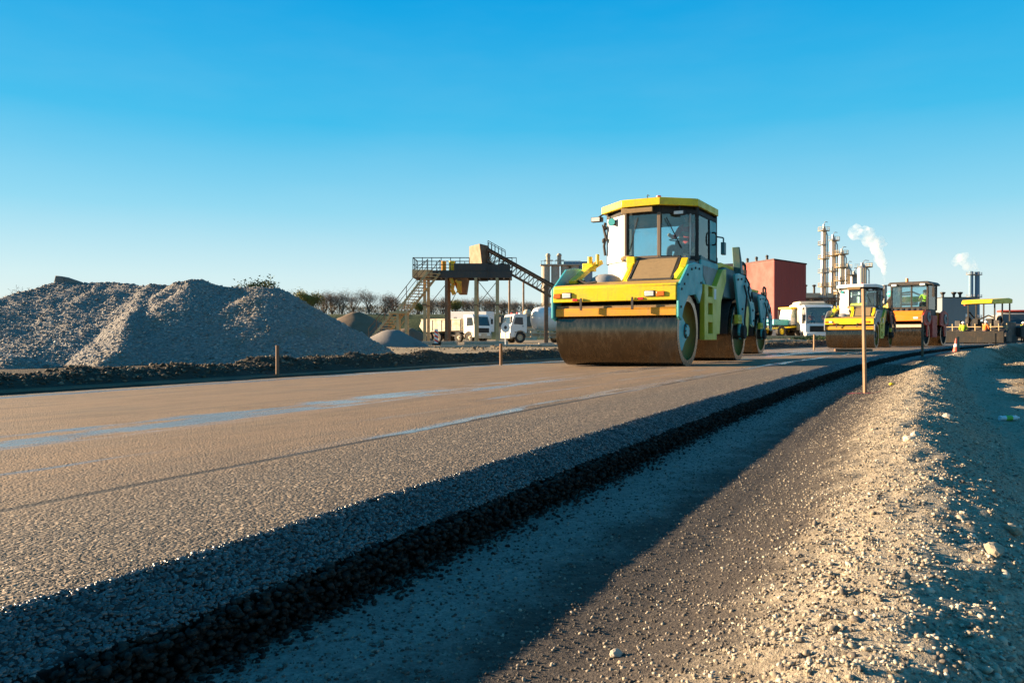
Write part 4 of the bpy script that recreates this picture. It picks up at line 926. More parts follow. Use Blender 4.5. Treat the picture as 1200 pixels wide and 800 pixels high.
# discharge chute under the deck
ch = MB(); a, b_ = Q(537,0).x, Q(546,0).x; ch.hexa([(a,D0+.7,Q(0,344).z),(b_,D0+.7,Q(0,344).z),(b_,D0+2.0,Q(0,344).z),(a,D0+2.0,Q(0,344).z)],[(Q(529,0).x,D0+.2,zb+.02),(Q(548,0).x,D0+.2,zb+.02),(Q(548,0).x,D0+2.8,zb+.02),(Q(529,0).x,D0+2.8,zb+.02)]); pt('discharge_chute', ch, RUST, None, .02)
ch = MB(); x = Q(528,0).x; ch.tube([(x,D0+.2,zb),(x+.2,D0+.0,zb-.5),(x+.1,D0,zb-.9),(x+.3,D0,zb-1.3)],.16,8); ch.box(x+.5,x+.85,D0-.05,D0+.3,zb-1.15,zb-.25); ch.tube([(x+.4,D0,zb-.2),(x+.75,D0-.05,zb-.6),(x+.8,D0,zb-1.2)],.1,7); pt('chute_gate', ch, ORANGEBAR)
# conveyor
m = MB(); p0 = Q(571,292,.9); p1 = Q(652,337,.9); dv = (p1-p0); n_ = Vector((-dv.z,0,dv.x)).normalized()*-1
if n_.z > 0: n_ = -n_
for yy in (-.55,.55):
    o_ = Vector((0,yy,0)); m.bar(p0+o_,p1+o_,.07,.14); m.bar(p0+o_+n_*.75+dv*.06,p1+o_+n_*.75,.07,.12)
    for k in range(17): 
        a_ = p0+dv*(k/16); m.bar(a_+o_, p0+dv*max(.06,min(1,(k+.5)/16))+o_+n_*.75, .045)
        if k: m.bar(a_+o_, p0+dv*max(.06,(k-.5)/16)+o_+n_*.75, .045)
pt('conveyor_truss', m, RUST)
m = MB(); u = -n_*.12; hw = Vector((0,.45,0)); m.hexa([p0+u-hw,p1+u-hw,p1+u+hw,p0+u+hw],[p0+u*1.5-hw,p1+u*1.5-hw,p1+u*1.5+hw,p0+u*1.5+hw]); pt('conveyor_belt', m, BLACK)
m = MB()
for yy in (-.7,.7):
    a_ = p0+Vector((0,yy,0))-n_*.1; b2 = p0+dv*.25+Vector((0,yy,0))-n_*.1
    m.bar(a_+Vector((0,0,.6)), b2+Vector((0,0,.6)), .045)
    for k in range(6): w = a_.lerp(b2, k/5); m.bar(w, w+Vector((0,0,.6)), .045)
q_ = Q(590,302); m.bar(q_,q_+Vector((1.0,0,0)),.05); m.bar(q_+Vector((1.0,0,0)),q_+Vector((1.0,0,-.9)),.05)
pt('conveyor_railing', m, DARKM)
x = Q(640.6,0).x; m = MB()
for yy in (.3,1.5): m.box(x-.13,x+.13,D0+yy-.13,D0+yy+.13,GZ-.1,Q(0,334).z)
m.box(x-.16,x+.16,D0+.2,D0+1.6,Q(0,337).z,Q(0,334).z); pt('conveyor_leg', m, RUST)
m = MB(); m.box(x-.6,x+.6,D0-.3,D0+2,GZ-.2,GZ+.14); pt('footing', m, CONC, None, .04)
# stairs
def flight(pa, pb, n, ya, yb):
    m = MB()
    SH = ((0, ya), (.85, yb))
    for dx, yy in SH: m.bar((pa.x+dx,yy,pa.z),(pb.x+dx,yy,pb.z),.06,.17)
    f = pt('stair_flight', m, TANSTEEL)
    tr = MB()
    for i in range(n):
        w = pa.lerp(pb, (i+.5)/n); tr.hexa([(w.x-.14,ya+.03,w.z),(w.x+.14,ya+.03,w.z),(w.x+.99,yb-.03,w.z),(w.x+.71,yb-.03,w.z)],[(w.x-.14,ya+.03,w.z+.06),(w.x+.14,ya+.03,w.z+.06),(w.x+.99,yb-.03,w.z+.06),(w.x+.71,yb-.03,w.z+.06)])
    tr.v = [tuple(Vector(q_)-off) for q_ in tr.v]; tr.build('tread', TANSTEEL, f)
    r = MB(); up = Vector((0,0,1.0))
    for dx, yy in SH:
        a_ = Vector((pa.x+dx,yy,pa.z)); b2 = Vector((pb.x+dx,yy,pb.z)); r.bar(a_+up,b2+up,.05); r.bar(a_+up*.5,b2+up*.5,.04)
        for i in range(4): w = a_.lerp(b2, i/3); r.bar(w, w+up, .05)
    r.v = [tuple(Vector(q_)-off) for q_ in r.v]; r.build('handrail', RUST, f)
flight(Q(503,320), Q(466,367), 14, D0-1.0, D0-.2)
flight(Q(462,367), Q(434.5,400), 10, D0-1.0, D0-.2)
m = MB(); m.box(Q(458,0).x,Q(480,0).x,D0-1.25,D0+.0,Q(0,368).z,Q(0,365.5).z); pt('landing', m, TANSTEEL)
for px in (468.5,478):
    for dd in (-.15,-1.1):
        x = Q(px,0).x; m = MB(); m.box(x-.09,x+.09,D0+dd-.09,D0+dd+.09,GZ-.1,Q(0,368).z); pt('landing_leg', m, TANSTEEL)
m = MB(); m.bar((Q(460,0).x,D0-1.1,Q(0,370).z),(Q(478,0).x,D0-1.1,Q(0,401).z),.08); m.bar((Q(478,0).x,D0-.15,Q(0,370).z),(Q(468,0).x,D0-.15,Q(0,385).z),.07); pt('landing_brace', m, TANSTEEL)
for px, mt, lab, r in ((519,ORANGEBAR,'orange drum on the platform deck left of the yellow drum',.20),(529,YEL,'yellow drum on the platform deck beside the side board',.24)):
    b = MB(); q_ = Q(px,0,.5); b.lathe([(.001,0),(r,0),(r,.2),(r+.02,.22),(r,.24),(r,.5),(r+.02,.52),(r,.54),(r,.78),(.001,.78)], 'z', (0,0,0), 16); o = b.build('barrel', mt); o.location = (q_.x,D0+.6,zt+.08); tag(o, lab, 'barrel')
# things on the yard round the plant
for px, dd, wid, lab, mt in ((545,-14,3.0,'long pale concrete pipe lying on the dirt below the platform',CONC),(620,-13,4.2,'long pale pipe lying on the dirt left of the foremost roller',CONC)):
    o = MB().lathe([(.05,-wid/2),(.08,-wid/2),(.08,wid/2),(.05,wid/2)], 'x', (0,0,0), 14).build('pipe', mt); y = D0+dd; x = (px-600)*y/933; o.location = (x,y,gz(x,y)+.08); o.rotation_euler = (0,0,.08); tag(o, lab, 'pipe')
def post_sign():
    t = empty('road_sign', 'round white sign on a short post left of the tank truck', 'sign', (-.45,55,gz(-.45,55))); t.scale = (.75,.75,.85)
    m = MB(); m.cyl((0,0,0),(0,0,1.3),.05); m.box(-.2,.2,-.2,.2,0,.12); m.build('post', WHITEP, t)
    m = MB(); m.cyl((0,-.06,1.5),(0,-.09,1.5),.42,n=24); m.build('sign_face', WHITEP, t, ang=40)
    m = MB(); m.cyl((0,-.092,1.5),(0,-.10,1.5),.14,n=16); m.build('dark_disc', DARKM, t)
post_sign()
def beacon(label, x, y, stripe=LAMPR):
    t = empty('barrier_beacon', label, 'barrier', (x,y,gz(x,y)))
    m = MB(); m.box(-.14,.14,-.03,.03,.15,1.25); m.build('board', WHITEP, t)
    for k in range(3):
        m = MB(); m.prism([(-.14,.35+k*.32),(.14,.20+k*.32),(.14,.36+k*.32),(-.14,.51+k*.32)], 'y', -.036, -.031); m.build('stripe', stripe, t)
    m = MB(); m.box(-.3,.3,-.2,.2,0,.15); m.build('foot', BLACK, t)
beacon('red and white striped barrier board between the two left platform posts', -5.75, 60.5)
# wooden stakes along the road
def stake(x, y, h, r, lean, label, mat=WOOD, group='marking stakes along the road'):
    m = MB(); m.bar((0,0,-.15),(lean[0]*h,lean[1]*h,h),r*2); o = m.build('stake', mat, None, r*.3); o.location = (x,y,gz(x,y)); o.rotation_euler = (0,0,.5)
    return tag(o, label, 'stake', group)
def stk(px, pyb, pyt, z, label, r=.022, lean=(0,0), mat=WOOD):
    x, y = onground(px, pyb, z); h = (pyb-pyt)*y/933; return stake(x, y, h, r, lean, label, mat)
stk(1014, 460, 338, SUB, 'tallest wooden stake, on the subgrade in front of the pale-roofed roller', .017, (-.03,0))
stk(1081, 418, 369, SUB, 'dark thin stake in front of the orange roller', .03, mat=RUST)
stk(1123, 416, 393, SUB+.05, 'short pale stake on the gravel bank beside the traffic cone', .026)
stk(325, 441, 405, -.14, 'dark stake on the soil berm in front of the ballast heap', .024, mat=RUST)
stk(587, 428, 403, -.15, 'thin brown stake at the far road edge below the platform', .028, mat=RUST)
stk(954, 410, 392, -.1, 'small pale stake at the far road edge in front of the white truck', .03)
stk(1167, 407, 389, -.1, 'thin dark stake in front of the paver', .03, mat=RUST)
# sprayed red survey mark, flagging on stake
x, y = onground(1008, 461, SUB)
def sprayed():
    m, nt, out = new_mat('red_spray_paint'); v = coord(nt); f = noise(nt, v, 28, 4, .7)
    t_ = nt.nodes.new('ShaderNodeBsdfTransparent'); p = nt.nodes.new('ShaderNodeBsdfPrincipled'); p.inputs['Base Color'].default_value = (.45,.03,.06,1); p.inputs['Roughness'].default_value = .8
    mx = nt.nodes.new('ShaderNodeMixShader'); nt.links.new(framp(nt, f, .46, .54), mx.inputs[0]); nt.links.new(t_.outputs[0], mx.inputs[1]); nt.links.new(p.outputs[0], mx.inputs[2]); nt.links.new(mx.outputs[0], out.inputs[0]); return m
g_ = MB(); n = 24
for i in range(n):
    a0, a1 = -.22+.48*i/n, -.22+.48*(i+1)/n
    pts = [(x+a, y+b_+.25*a) for a, b_ in ((a0,-.045),(a1,-.045),(a1,.045),(a0,.045))]
    g_.quad(*[(p[0],p[1],gz(*p)+.006) for p in pts])
o = g_.build('survey_mark', sprayed(), recalc=False); tag(o, 'red sprayed survey line on the subgrade at the foot of the tallest stake', 'paint mark')
x, y = onground(1045, 455, SUB)
m = MB(); m.ball((0,0,.015),.035,.025,.018); o = m.build('litter', YEL); o.location = (x,y,gz(x,y)); tag(o, 'small yellow scrap on the subgrade right of the tallest stake', 'litter')
# crushed bottle
x, y = onground(1182, 477, -.08)
t = empty('plastic_bottle', 'crushed clear plastic bottle with a green label lying on the brown soil at right', 'bottle', (x,y,gz(x,y)+.022), .2)
m = MB(); m.lathe([(.001,-.14),(.03,-.14),(.036,-.12),(.03,-.09),(.035,-.05)], 'x', (0,0,0), 12); m.build('bottle_body', paint('pale_blue_plastic', (.5,.66,.72), .15, .1), t)
m = MB(); m.lathe([(.035,.05),(.032,.09),(.034,.12),(.014,.15),(.014,.17),(.001,.17)], 'x', (0,0,0), 12); m.build('bottle_neck', paint('pale_blue_plastic', (.5,.66,.72), .15, .1), t); t.scale = (.6,.6,.6)
m = MB(); m.lathe([(.035,-.05),(.036,0),(.035,.05)], 'x', (0,0,0), 12); m.build('label_band', paint('green_label', (.10,.45,.05), .4, .1), t)
# traffic cone
x, y = onground(1120.5, 409, -.03)
t = empty('traffic_cone', 'red traffic cone on the road edge between the orange roller and the paver', 'traffic cone', (x,y,gz(x,y)))
t.scale = (.68,.68,.68)
m = MB(); m.lathe([(.20,.05),(.035,.85),(.001,.86)], 'z', (0,0,0), 18); m.build('cone', paint('faded_red_plastic', (.62,.09,.05), .5, .3), t)
m = MB(); m.lathe([(.141,.345),(.104,.525)], 'z', (0,0,0), 18); m.build('white_band', WHITEP, t)
m = MB(); m.box(-.24,.24,-.24,.24,0,.05); m.build('foot', BLACK, t)
# plank on the road
x, y = onground(1000, 411.5, -.03)
o = MB().box(-.62,.62,-.15,.15,0,.09).build('plank', RUST, None, .01); o.location = (x,y,gz(x,y)+.002); o.rotation_euler = (0,0,-.05); tag(o, 'rusty dark beam lying on the road below the pale-roofed roller', 'beam')
# sand strewn on the road in front of it: part of the yard dressing

# ------------------------------------------------------------------ other machines
def lbox(root, name, mat, x0,x1,y0,y1,z0,z1, bv=.03): return MB().box(x0,x1,y0,y1,z0,z1).build(name, mat, root, bv)
# teal tractor with yellow grading frame, left of the white truck
t = empty('grading_tractor', 'teal tractor with a yellow roof and yellow tool frame in front of the red building', 'tractor', (25.3,78,gz(25.3,78)+.55), math.radians(-62))
lbox(t,'hood',TEAL,-.5,.5,0,2.0,1.15,1.75,.06); lbox(t,'chassis',DARKM,-.4,.4,0,4.2,.7,1.15)
m = MB(); m.prism([(2.0,1.2),(2.0,2.0),(2.2,2.75),(3.6,2.75),(3.7,1.2)], 'x', -.72,.72); m.build('cab', WHITEP, t, .04)
m = MB(); m.prism([(2.1,1.9),(2.28,2.65),(3.5,2.65),(3.55,1.9)], 'x', -.735,.735); m.build('window', GLASS, t)
lbox(t,'cab_roof',YEL,-.85,.85,1.95,3.8,2.76,2.95,.05)
for x in (-.85,.85):
    wheel(t,x,.5,.55,.36,YEL); wheel(t,x,3.4,.80,.5,YEL)
m = MB(); m.bar((-.9,-2.2,.75),(-.9,4.8,1.15),.16); m.bar((.9,-2.2,.75),(.9,4.8,1.15),.16); m.bar((-.9,4.8,.4),(.9,5.2,1.9),.2); m.bar((-1.3,-2.3,.7),(1.3,-2.3,.7),.2); m.build('tool_frame', YEL, t)
m = MB(); m.bar((-1.6,-3.0,1.0),(1.6,-3.0,1.0),.16); m.bar((-.3,-3,1.0),(-.3,0,1.4),.14); m.box(-1.9,1.9,-3.2,-2.9,.35,.9); m.build('front_tool', TEAL, t)
m = MB(); m.cyl((.3,.8,1.75),(.3,.8,2.6),.05); m.build('exhaust_pipe', DARKM, t)
m = MB(); m.bar((0,5,.6),(.3,5.4,2.1),.25); m.bar((.3,5.4,2.1),(.2,6.3,1.3),.18); m.build('rear_arm', YEL, t)
x, y = 25.5, 74.; o = MB().box(-5.5,5.5,-.12,.12,0,.35).build('timber_beam', TANSTEEL, None, .02); o.location = (x,y,gz(x,y)+.35); o.rotation_euler = (0,0,.04); tag(o, 'long pale beam lying in front of the teal tractor', 'beam')
# yellow loader between the two rollers behind
t = empty('backhoe_loader', 'yellow loader with hydraulic arm showing between the pale-roofed and the orange roller', 'loader', (26.9,56,gz(26.9,56)), math.radians(15)); t.scale = (1.25,1.25,1.25)
lbox(t,'body',YEL,-.9,.9,.2,3.2,.9,2.0,.08)
m = MB(); m.bar((-.6,.3,1.9),(-.6,-.9,2.5),.22,.3); m.bar((-.6,-.9,2.5),(.7,-1.3,2.55),.28,.3); m.bar((.7,-1.3,2.55),(1.4,-1.0,1.9),.25,.25); m.build('boom', YEL, t, .03)
m = MB(); m.tube([(-.5,.4,2.1),(-.3,-.4,2.85),(.2,-1.1,2.95),(.7,-1.35,2.7),(.9,-1.3,2.3)],.05); m.tube([(-.7,.4,2.0),(-.6,-.5,2.75),(0,-1.2,2.8)],.04); m.build('hydraulic_hose', BLACK, t)
m = MB(); m.cyl((-.7,-.1,2.25),(.5,-1.2,2.3),.09); m.build('hydraulic_cylinder', STEEL, t)
m = MB(); m.ball((-.4,-.3,2.85),.3,.3,.22); m.build('cylinder_cap', TEAL, t)
m = MB(); m.prism([(-1.0,2.35),(-.9,2.45),(1.0,2.40),(1.0,2.0),(-.9,2.0)], 'y', 1.2, 2.8); m.build('hood', YEL, t, .05)
m = MB(); m.box(-.7,.2,-.35,-.2,1.3,1.9); m.build('control_panel', WHITEP, t, .03)
for x in (-.95,.95): wheel(t,x,.5,.6,.4,YEL); wheel(t,x,2.7,.75,.45,YEL)
# paver
PX, PY = 38.0, 63.5
t = empty('asphalt_paver', 'black asphalt paver under a yellow canopy roof at the far end of the road', 'paver', on_road(PX,PY), math.radians(-50))
m = MB(); m.prism([(-2.5,3.12),(-2.3,3.40),(1.2,3.62),(1.9,3.55),(1.9,3.22),(-2.1,3.05)], 'x', -1.1, 1.1); m.build('canopy', YEL, t, .04)
m = MB()
for x in (-.95,.95):
    for y in (-1.5,.1,1.7): m.bar((x,y,1.6),(x,y,3.32),.09)
m.build('canopy_post', BLACK, t, sep=True)
lbox(t,'engine_body',DARKM,-1.15,1.15,-.2,2.6,.55,1.75,.06); lbox(t,'deck',BLACK,-1.2,1.2,-1.9,-.2,.5,1.25,.04)
m = MB(); m.prism([(-3.1,.12),(-3.1,.75),(-2.5,1.15),(-1.9,.9),(-1.9,.12)], 'x', -2.3, 2.3); m.build('screed', DARKM, t, .03)
m = MB()
for k in range(9): m.bar((-2.2+k*.55,-2.7,.9),(-2.2+k*.55,-2.75,1.55),.06)
m.bar((-2.3,-2.75,1.3),(2.3,-2.75,1.3),.05); m.build('screed_rail', TANSTEEL, t)
m = MB(); m.prism([(2.6,.5),(2.6,1.3),(4.2,1.6),(4.2,.5)], 'x', -1.5, 1.5); m.build('hopper', BLACK, t, .04)
for sx in (-1,1):
    m = MB(); m.prism([(-1.7,0),(-1.95,.3),(-1.7,.62),(2.3,.62),(2.6,.3),(2.3,0)], 'x', sx*.85, sx*1.25); m.build('crawler_track', BLACK, t, .03)
    m = MB(); m.lathe([(.30,sx*1.0),(.42,sx*1.05),(.42,sx*1.2),(.30,sx*1.25)], 'x', (0,-1.0,1.75), 16); m.build('hose_reel', DARKM, t)
    m = MB(); m.box(sx*.5-.25,sx*.5+.25,-1.4,-.9,1.25,1.95); m.build('operator_seat', BLACK, t, .05)
    m = MB(); m.bar((sx*1.5,-2.5,.9),(sx*1.5,-1.2,1.7),.14); m.box(sx*1.4-.2,sx*1.4+.2,-2.4,-2.1,1.3,1.8); m.build('side_console', DARKM, t, .03)
m = MB(); m.tube([(-.9,-1.4,2.5),(-.7,-1.2,2.1),(-.2,-1.3,1.9),(.4,-1.2,2.2),(.9,-1.4,2.0)],.06); m.build('hose', BLACK, t)
m = MB(); m.cyl((-1.0,-1.9,3.0),(-1.0,-1.9,3.2),.12); m.build('beacon', LAMPO, t)
Mw = Matrix.Translation(t.location) @ Matrix.Rotation(t.rotation_euler.z, 4, 'Z')
m = MB(); m.box(-2.5,2.5,-4.25,-4.1,.08,.95); m.box(-2.5,2.5,-4.1,-3.1,.08,.2); m.build('walkway', paint('matt_black', (.007,.007,.007), .8, .12), t, .02)
J, Rr, E_ = standing(.6, .5)
for lx, ly, lz, top, hat, lab, rz in ((-1.9,-3.6,0,DCLOTH,LAMPO,'person in dark clothes and orange helmet at the left end of the paver screed',2.4),
    (-.5,-3.7,0,HIVY,WHITEP,'person in a lime hi-vis vest working behind the paver screed',.3),
    (1.0,-3.6,0,HIVO,WHITEP,'person in an orange hi-vis vest working behind the paver screed',-.4)):
    p_ = person(lab, 'person', J, Rr, E_, clothe(top, DCLOTH), helmet=(hat, 4, True)); w_ = Mw @ Vector((lx,ly,lz)); p_.location = on_road(w_.x, w_.y); p_.rotation_euler = (0,0,t.rotation_euler.z+rz+PI)
x, y = 41.6, 64.8; J, Rr, E_ = standing(.1, .1)
p_ = person('person in a yellow hi-vis vest standing at the right edge of the picture', 'person', J, Rr, E_, clothe(HIVY, DCLOTH), helmet=(WHITEP, 4, True)); p_.location = on_road(x,y)
# red roofed grey machine behind the paver
t = empty('feeder_truck', 'grey truck with a red roof standing behind the paver at the right edge', 'truck', (47.5,75,gz(47.5,75)), math.radians(-20))
truck_cab(t, GREYP, DARKM, 2.9, 1.8)
m = MB(); m.box(-1.25,1.25,.3,1.9,2.92,3.1); m.build('roof', REDP, t, .06)
m = MB(); m.box(-1.2,1.2,2.0,6.5,1.2,2.7); m.build('body', GREYP, t, .05); m = MB(); m.box(-.45,.45,.6,6.5,.65,1.0); m.build('chassis', DARKM, t)
for y in (1.0,5.2):
    for x in (-1.02,1.02): wheel(t, x, y, .54, .34)

# ------------------------------------------------------------------ industrial buildings behind
def rot2(a): c_, s_ = math.cos(a), math.sin(a); return lambda x,y: (c_*x-s_*y, s_*x+c_*y)
cl = paint('red_cladding', (.36,.06,.045), .55, .12, (.3,.1,.08), .15)
t = empty('red_building', 'tall windowless building clad in red sheet metal behind the rollers', 'building', (65.8,200,-.75), math.radians(18))
# corner at origin; right face towards -y; left face towards -x
m = MB(); m.prism([(0,0),(9.6,0),(9.6,19.5),(0,20.4),(0,20.4)][:4], 'y', 0, 15.5); m.build('wall', cl, t)
m = MB()
for k in range(20): m.box(.25+k*.48,.30+k*.48,-.05,0.0,0,20.4-.09*(.25+k*.48)-.25)
for k in range(32): m.box(-.05,0,.25+k*.48,.30+k*.48,0,20.15)
m.build('cladding_rib', cl, t)
m = MB(); m.hexa([(-.15,-.15,20.38),(9.75,-.15,19.45),(9.75,15.6,19.45),(-.15,15.6,20.38)],[(-.15,-.15,20.75),(9.75,-.15,19.82),(9.75,15.6,19.82),(-.15,15.6,20.75)]); r_ = m.build('roof', paint('dark_red_trim', (.07,.02,.02), .6, .2), t)
for y in (4.0,8.5,12.5): m = MB(); m.cyl((.8,y,20.6),(.8,y,21.7),.35,.3); m.ball((.8,y,21.7),.4); m.build('roof_vent', DARKM, r_)
m = MB(); m.box(9.6,17.5,1.5,9,0,8.5); m.build('annex', cl, t)
def tank(label, x, y, r, h, mat=WHITEP, z=-.6, rails=True, nm='storage_tank'):
    t = empty(nm, label, 'tank', (x,y,z))
    m = MB(); m.lathe([(r,0),(r,h*.97),(r*.93,h),(.001,h*1.02)], 'z', (0,0,0), 28); m.build('shell', mat, t)
    if rails:
        m = MB(); n = 14
        for k in range(n):
            a = 2*PI*k/n; p = Vector((r*.95*math.cos(a), r*.95*math.sin(a), h)); m.bar(p, p+Vector((0,0,1.1)), .07)
            a2 = 2*PI*(k+1)/n; q_ = Vector((r*.95*math.cos(a2), r*.95*math.sin(a2), h)); m.bar(p+Vector((0,0,1.1)), q_+Vector((0,0,1.1)), .07); m.bar(p+Vector((0,0,.55)), q_+Vector((0,0,.55)), .05)
        m.build('railing', LAMPO if r > 1.5 else TANSTEEL, t)
    return t
tank('tall white cylindrical tank with an orange railing left of the red building', 56.0, 182, 2.2, 9.5)
tank('small white tank with a rail at the foot of the red building', 60.2, 189, 1.15, 5.6)
# distillation columns
SHELL = paint('aluminium_cladding', (.40,.385,.36), .35, .15, (.3,.25,.2), .4, metal=.6)
def column(label, px, pyt, D, r, rings, segs=None, yellow=False):
    x, y, zt_ = W2(px, pyt, D); t = empty('distillation_column', label, 'column', (x,y,-.7), 0, 'distillation columns beside the red building')
    h = zt_+.7; m = MB(); pr = [(r*1.15,0),(r*1.15,1.5),(r,2.2)]
    pr += [(r,h*.55),(r*.92,h*.58),(r*.92,h*.93),(r*.6,h*.955),(r*.3,h*.965),(r*.3,h)]; pr.append((.001,h)); m.lathe(pr, 'z', (0,0,0), 20); m.build('shell', SHELL, t)
    for k in range(rings):
        zz = h*(.22+.72*k/max(1,rings-1)); mt = YEL if (yellow or k % 2 == 0) else GREYP
        m = MB(); a0 = random.uniform(0,6); a1 = a0+random.choice((3.6,4.6,6.28)); m.lathe([(r*.95,zz),(r*2.0,zz),(r*2.0,zz+.16),(r*.95,zz+.14)], 'z', (0,0,0), 16, a0, a1); pl = m.build('platform', TANSTEEL if mt is YEL else GREYP, t)
        m = MB(); n = 9
        for q in range(n):
            a = a0+(a1-a0)*q/n; b_ = a0+(a1-a0)*(q+1)/n; p = Vector((r*1.95*math.cos(a), r*1.95*math.sin(a), zz)); q_ = Vector((r*1.95*math.cos(b_), r*1.95*math.sin(b_), zz))
            m.bar(p, p+Vector((0,0,1.1)), .07); m.bar(p+Vector((0,0,1.1)), q_+Vector((0,0,1.1)), .08); m.bar(p+Vector((0,0,.55)), q_+Vector((0,0,.55)), .06)
        m.build('guard_rail', TANSTEEL if mt is YEL else GREYP, pl)
    m = MB(); m.tube([(r*1.2,-r*.5,1),(r*1.2,-r*.5,h*.9),(r*.3,0,h*.98)],.16); m.tube([(-r*1.1,-r*.6,1),(-r*1.1,-r*.6,h*.7)],.12); m.build('riser_pipe', STEEL, t)
    m = MB(); m.bar((-r*.2,-r*1.15,1),(-r*.2,-r*1.15,h*.93),.07); m.bar((r*.2,-r*1.15,1),(r*.2,-r*1.15,h*.93),.07)
    for k in range(int(h/.9)): m.bar((-r*.2,-r*1.15,1.2+k*.9),(r*.2,-r*1.15,1.2+k*.9),.05)
    m.build('ladder', TANSTEEL, t)
    m = MB(); m.tube([(0,0,h-.2),(r*.5,0,h+.7),(r*1.4,0,h+.6)],.09); m.build('top_pipe', STEEL, t)
    return t
column('tallest and leftmost slender metal distillation column', 965, 263, 226, .78, 7)
column('second slender distillation column from the left, slightly shorter than the tallest', 975.8, 275, 230, .92, 6)
column('third distillation column, with crowded yellow platforms', 986, 292, 228, .95, 6, yellow=True)
column('fourth, shorter yellow-ringed column right of the crowded one', 993, 309, 232, .85, 4, yellow=True)
column('short grey column between the yellow-ringed column and the fat silver vessel', 1000.5, 318, 230, 1.1, 3)
column('fat silver vessel, rightmost and thickest of the columns', 1010, 308, 218, 1.35, 3)
t = empty('process_building', 'low beige process building with pipes between the red building and the columns', 'building', (82,226,-.7))
m = MB(); m.box(0,9,0,8,0,13.5); m.build('wall', CREAM, t)
for k in range(3):
    for j in range(2): m = MB(); m.box(.8+k*2.8,2.4+k*2.8,-.06,.02,8.0+j*2.6,9.6+j*2.6); m.build('window', DGLASS, t)
m = MB(); m.box(-.4,20,-1.5,-.8,7.5,8.0); m.box(-.4,20,-1.5,-.8,11,11.4)
for k in range(8): m.box(k*2.8-.15,k*2.8+.15,-1.4,-1.0,0,12)
m.tube([(-.3,-1.2,8.4),(20,-1.2,8.4)],.3); m.tube([(-.3,-1.0,11.9),(20,-1.0,11.9)],.25); m.build('pipe_rack', RUST, t)
for px in (2.,4.5): m = MB(); m.cyl((px,2,13.5),(px,2,15.6),.3); m.ball((px,2,15.7),.6,.6,.3); m.build('roof_vent', DARKM, t)
# steam stack and twin chimneys
def stack(label, px, pyt, D, r, mat, grp=None, band=True):
    x, y, zt_ = W2(px, pyt, D); t = empty('chimney', label, 'chimney', (x,y,-.75), 0, grp); h = zt_+.75
    m = MB(); m.lathe([(r*1.1,0),(r,h*.4),(r*.95,h),(r*.75,h),(.001,h-.5)], 'z', (0,0,0), 20); m.build('flue', mat, t)
    if band:
        for f in (.32,.62,.95):
            m = MB(); m.lathe([(r*.9,h*f),(r*1.9,h*f),(r*1.9,h*f+.2),(r*.9,h*f+.2)], 'z', (0,0,0), 14)
            for q in range(10): a = .628*q; m.bar((r*1.8*math.cos(a),r*1.8*math.sin(a),h*f),(r*1.8*math.cos(a),r*1.8*math.sin(a),h*f+1.2),.09)
            m.build('platform', GREYP, t)
    return t
BLUEM = paint('blue_grey_flue', (.10,.20,.30), .5, .15)
stack('thin chimney under the big white steam plume', 1036.5, 334, 260, .75, GREYP, band=False)
stack('left of the twin blue grey chimneys at far right', 1137.5, 318, 330, .95, BLUEM)
stack('right of the twin blue grey chimneys at far right', 1145, 318.5, 330, .95, BLUEM)
t = empty('grey_building', 'wide windowless blue grey factory hall between the orange roller and the twin chimneys', 'building', (W2(1104,0,270)[0],270,-.75), math.radians(-6))
m = MB(); m.box(0,11.5,0,14,0,14.3); w_ = m.build('wall', paint('grey_cladding', (.16,.20,.22), .6, .1, (.12,.12,.12), .2), t)
m = MB(); m.box(-.1,11.6,-.1,14.1,14.3,14.55); r_ = m.build('roof', DARKM, t)
for x in (1.0,4.6,6.6): m = MB(); m.cyl((x,2,14.5),(x,2,15.4),.4); m.lathe([(.4,15.4),(.85,16.0),(.85,16.3),(.001,16.4)], 'z', (x,2,0), 12); m.build('roof_vent', DARKM, r_)
m = MB(); m.box(7.5,8.6,-.08,.02,7.8,8.8); m.build('louvre', WHITEP, t)
# concrete silos at left, with the elevator house
t = empty('silo_block', 'group of tan concrete silos with a blue-roofed house behind the foremost roller', 'silos', (W2(634,0,245)[0],245,-.75))
for k in range(4):
    m = MB(); m.lathe([(1.28,0),(1.28,22.6),(1.2,22.9),(.001,22.9)], 'z', (1.45+k*2.95,0,0), 20); s_ = m.build('silo', CONC, t)
m = MB(); m.box(-.2,12,-1.6,1.6,22.9,23.3); 
for k in range(12): m.box(k*1.05,k*1.05+.1,-1.55,-1.45,23.3,24.3)
m.box(-.2,12,-1.55,-1.45,24.2,24.3); m.build('gallery', CONC, t)
for x in (2.2,5.6):
    m = MB(); m.cyl((x,0,23.3),(x,0,25.6),.65); m.ball((x,0,26.1),.75,.75,.7); m.bar((x-1.2,0,24.6),(x+1.5,0,24.6),.25); m.build('elevator_head', CONC, t)
m = MB(); m.box(7.2,16,1.8,9,0,22.5); h_ = m.build('house_wall', paint('blue_grey_wall', (.24,.29,.33), .7, .2), t)
m = MB(); m.box(7.0,16.2,1.6,9.2,22.5,24.4); m.build('house_roof', paint('blue_sheet_roof', (.08,.22,.33), .5, .1), t)
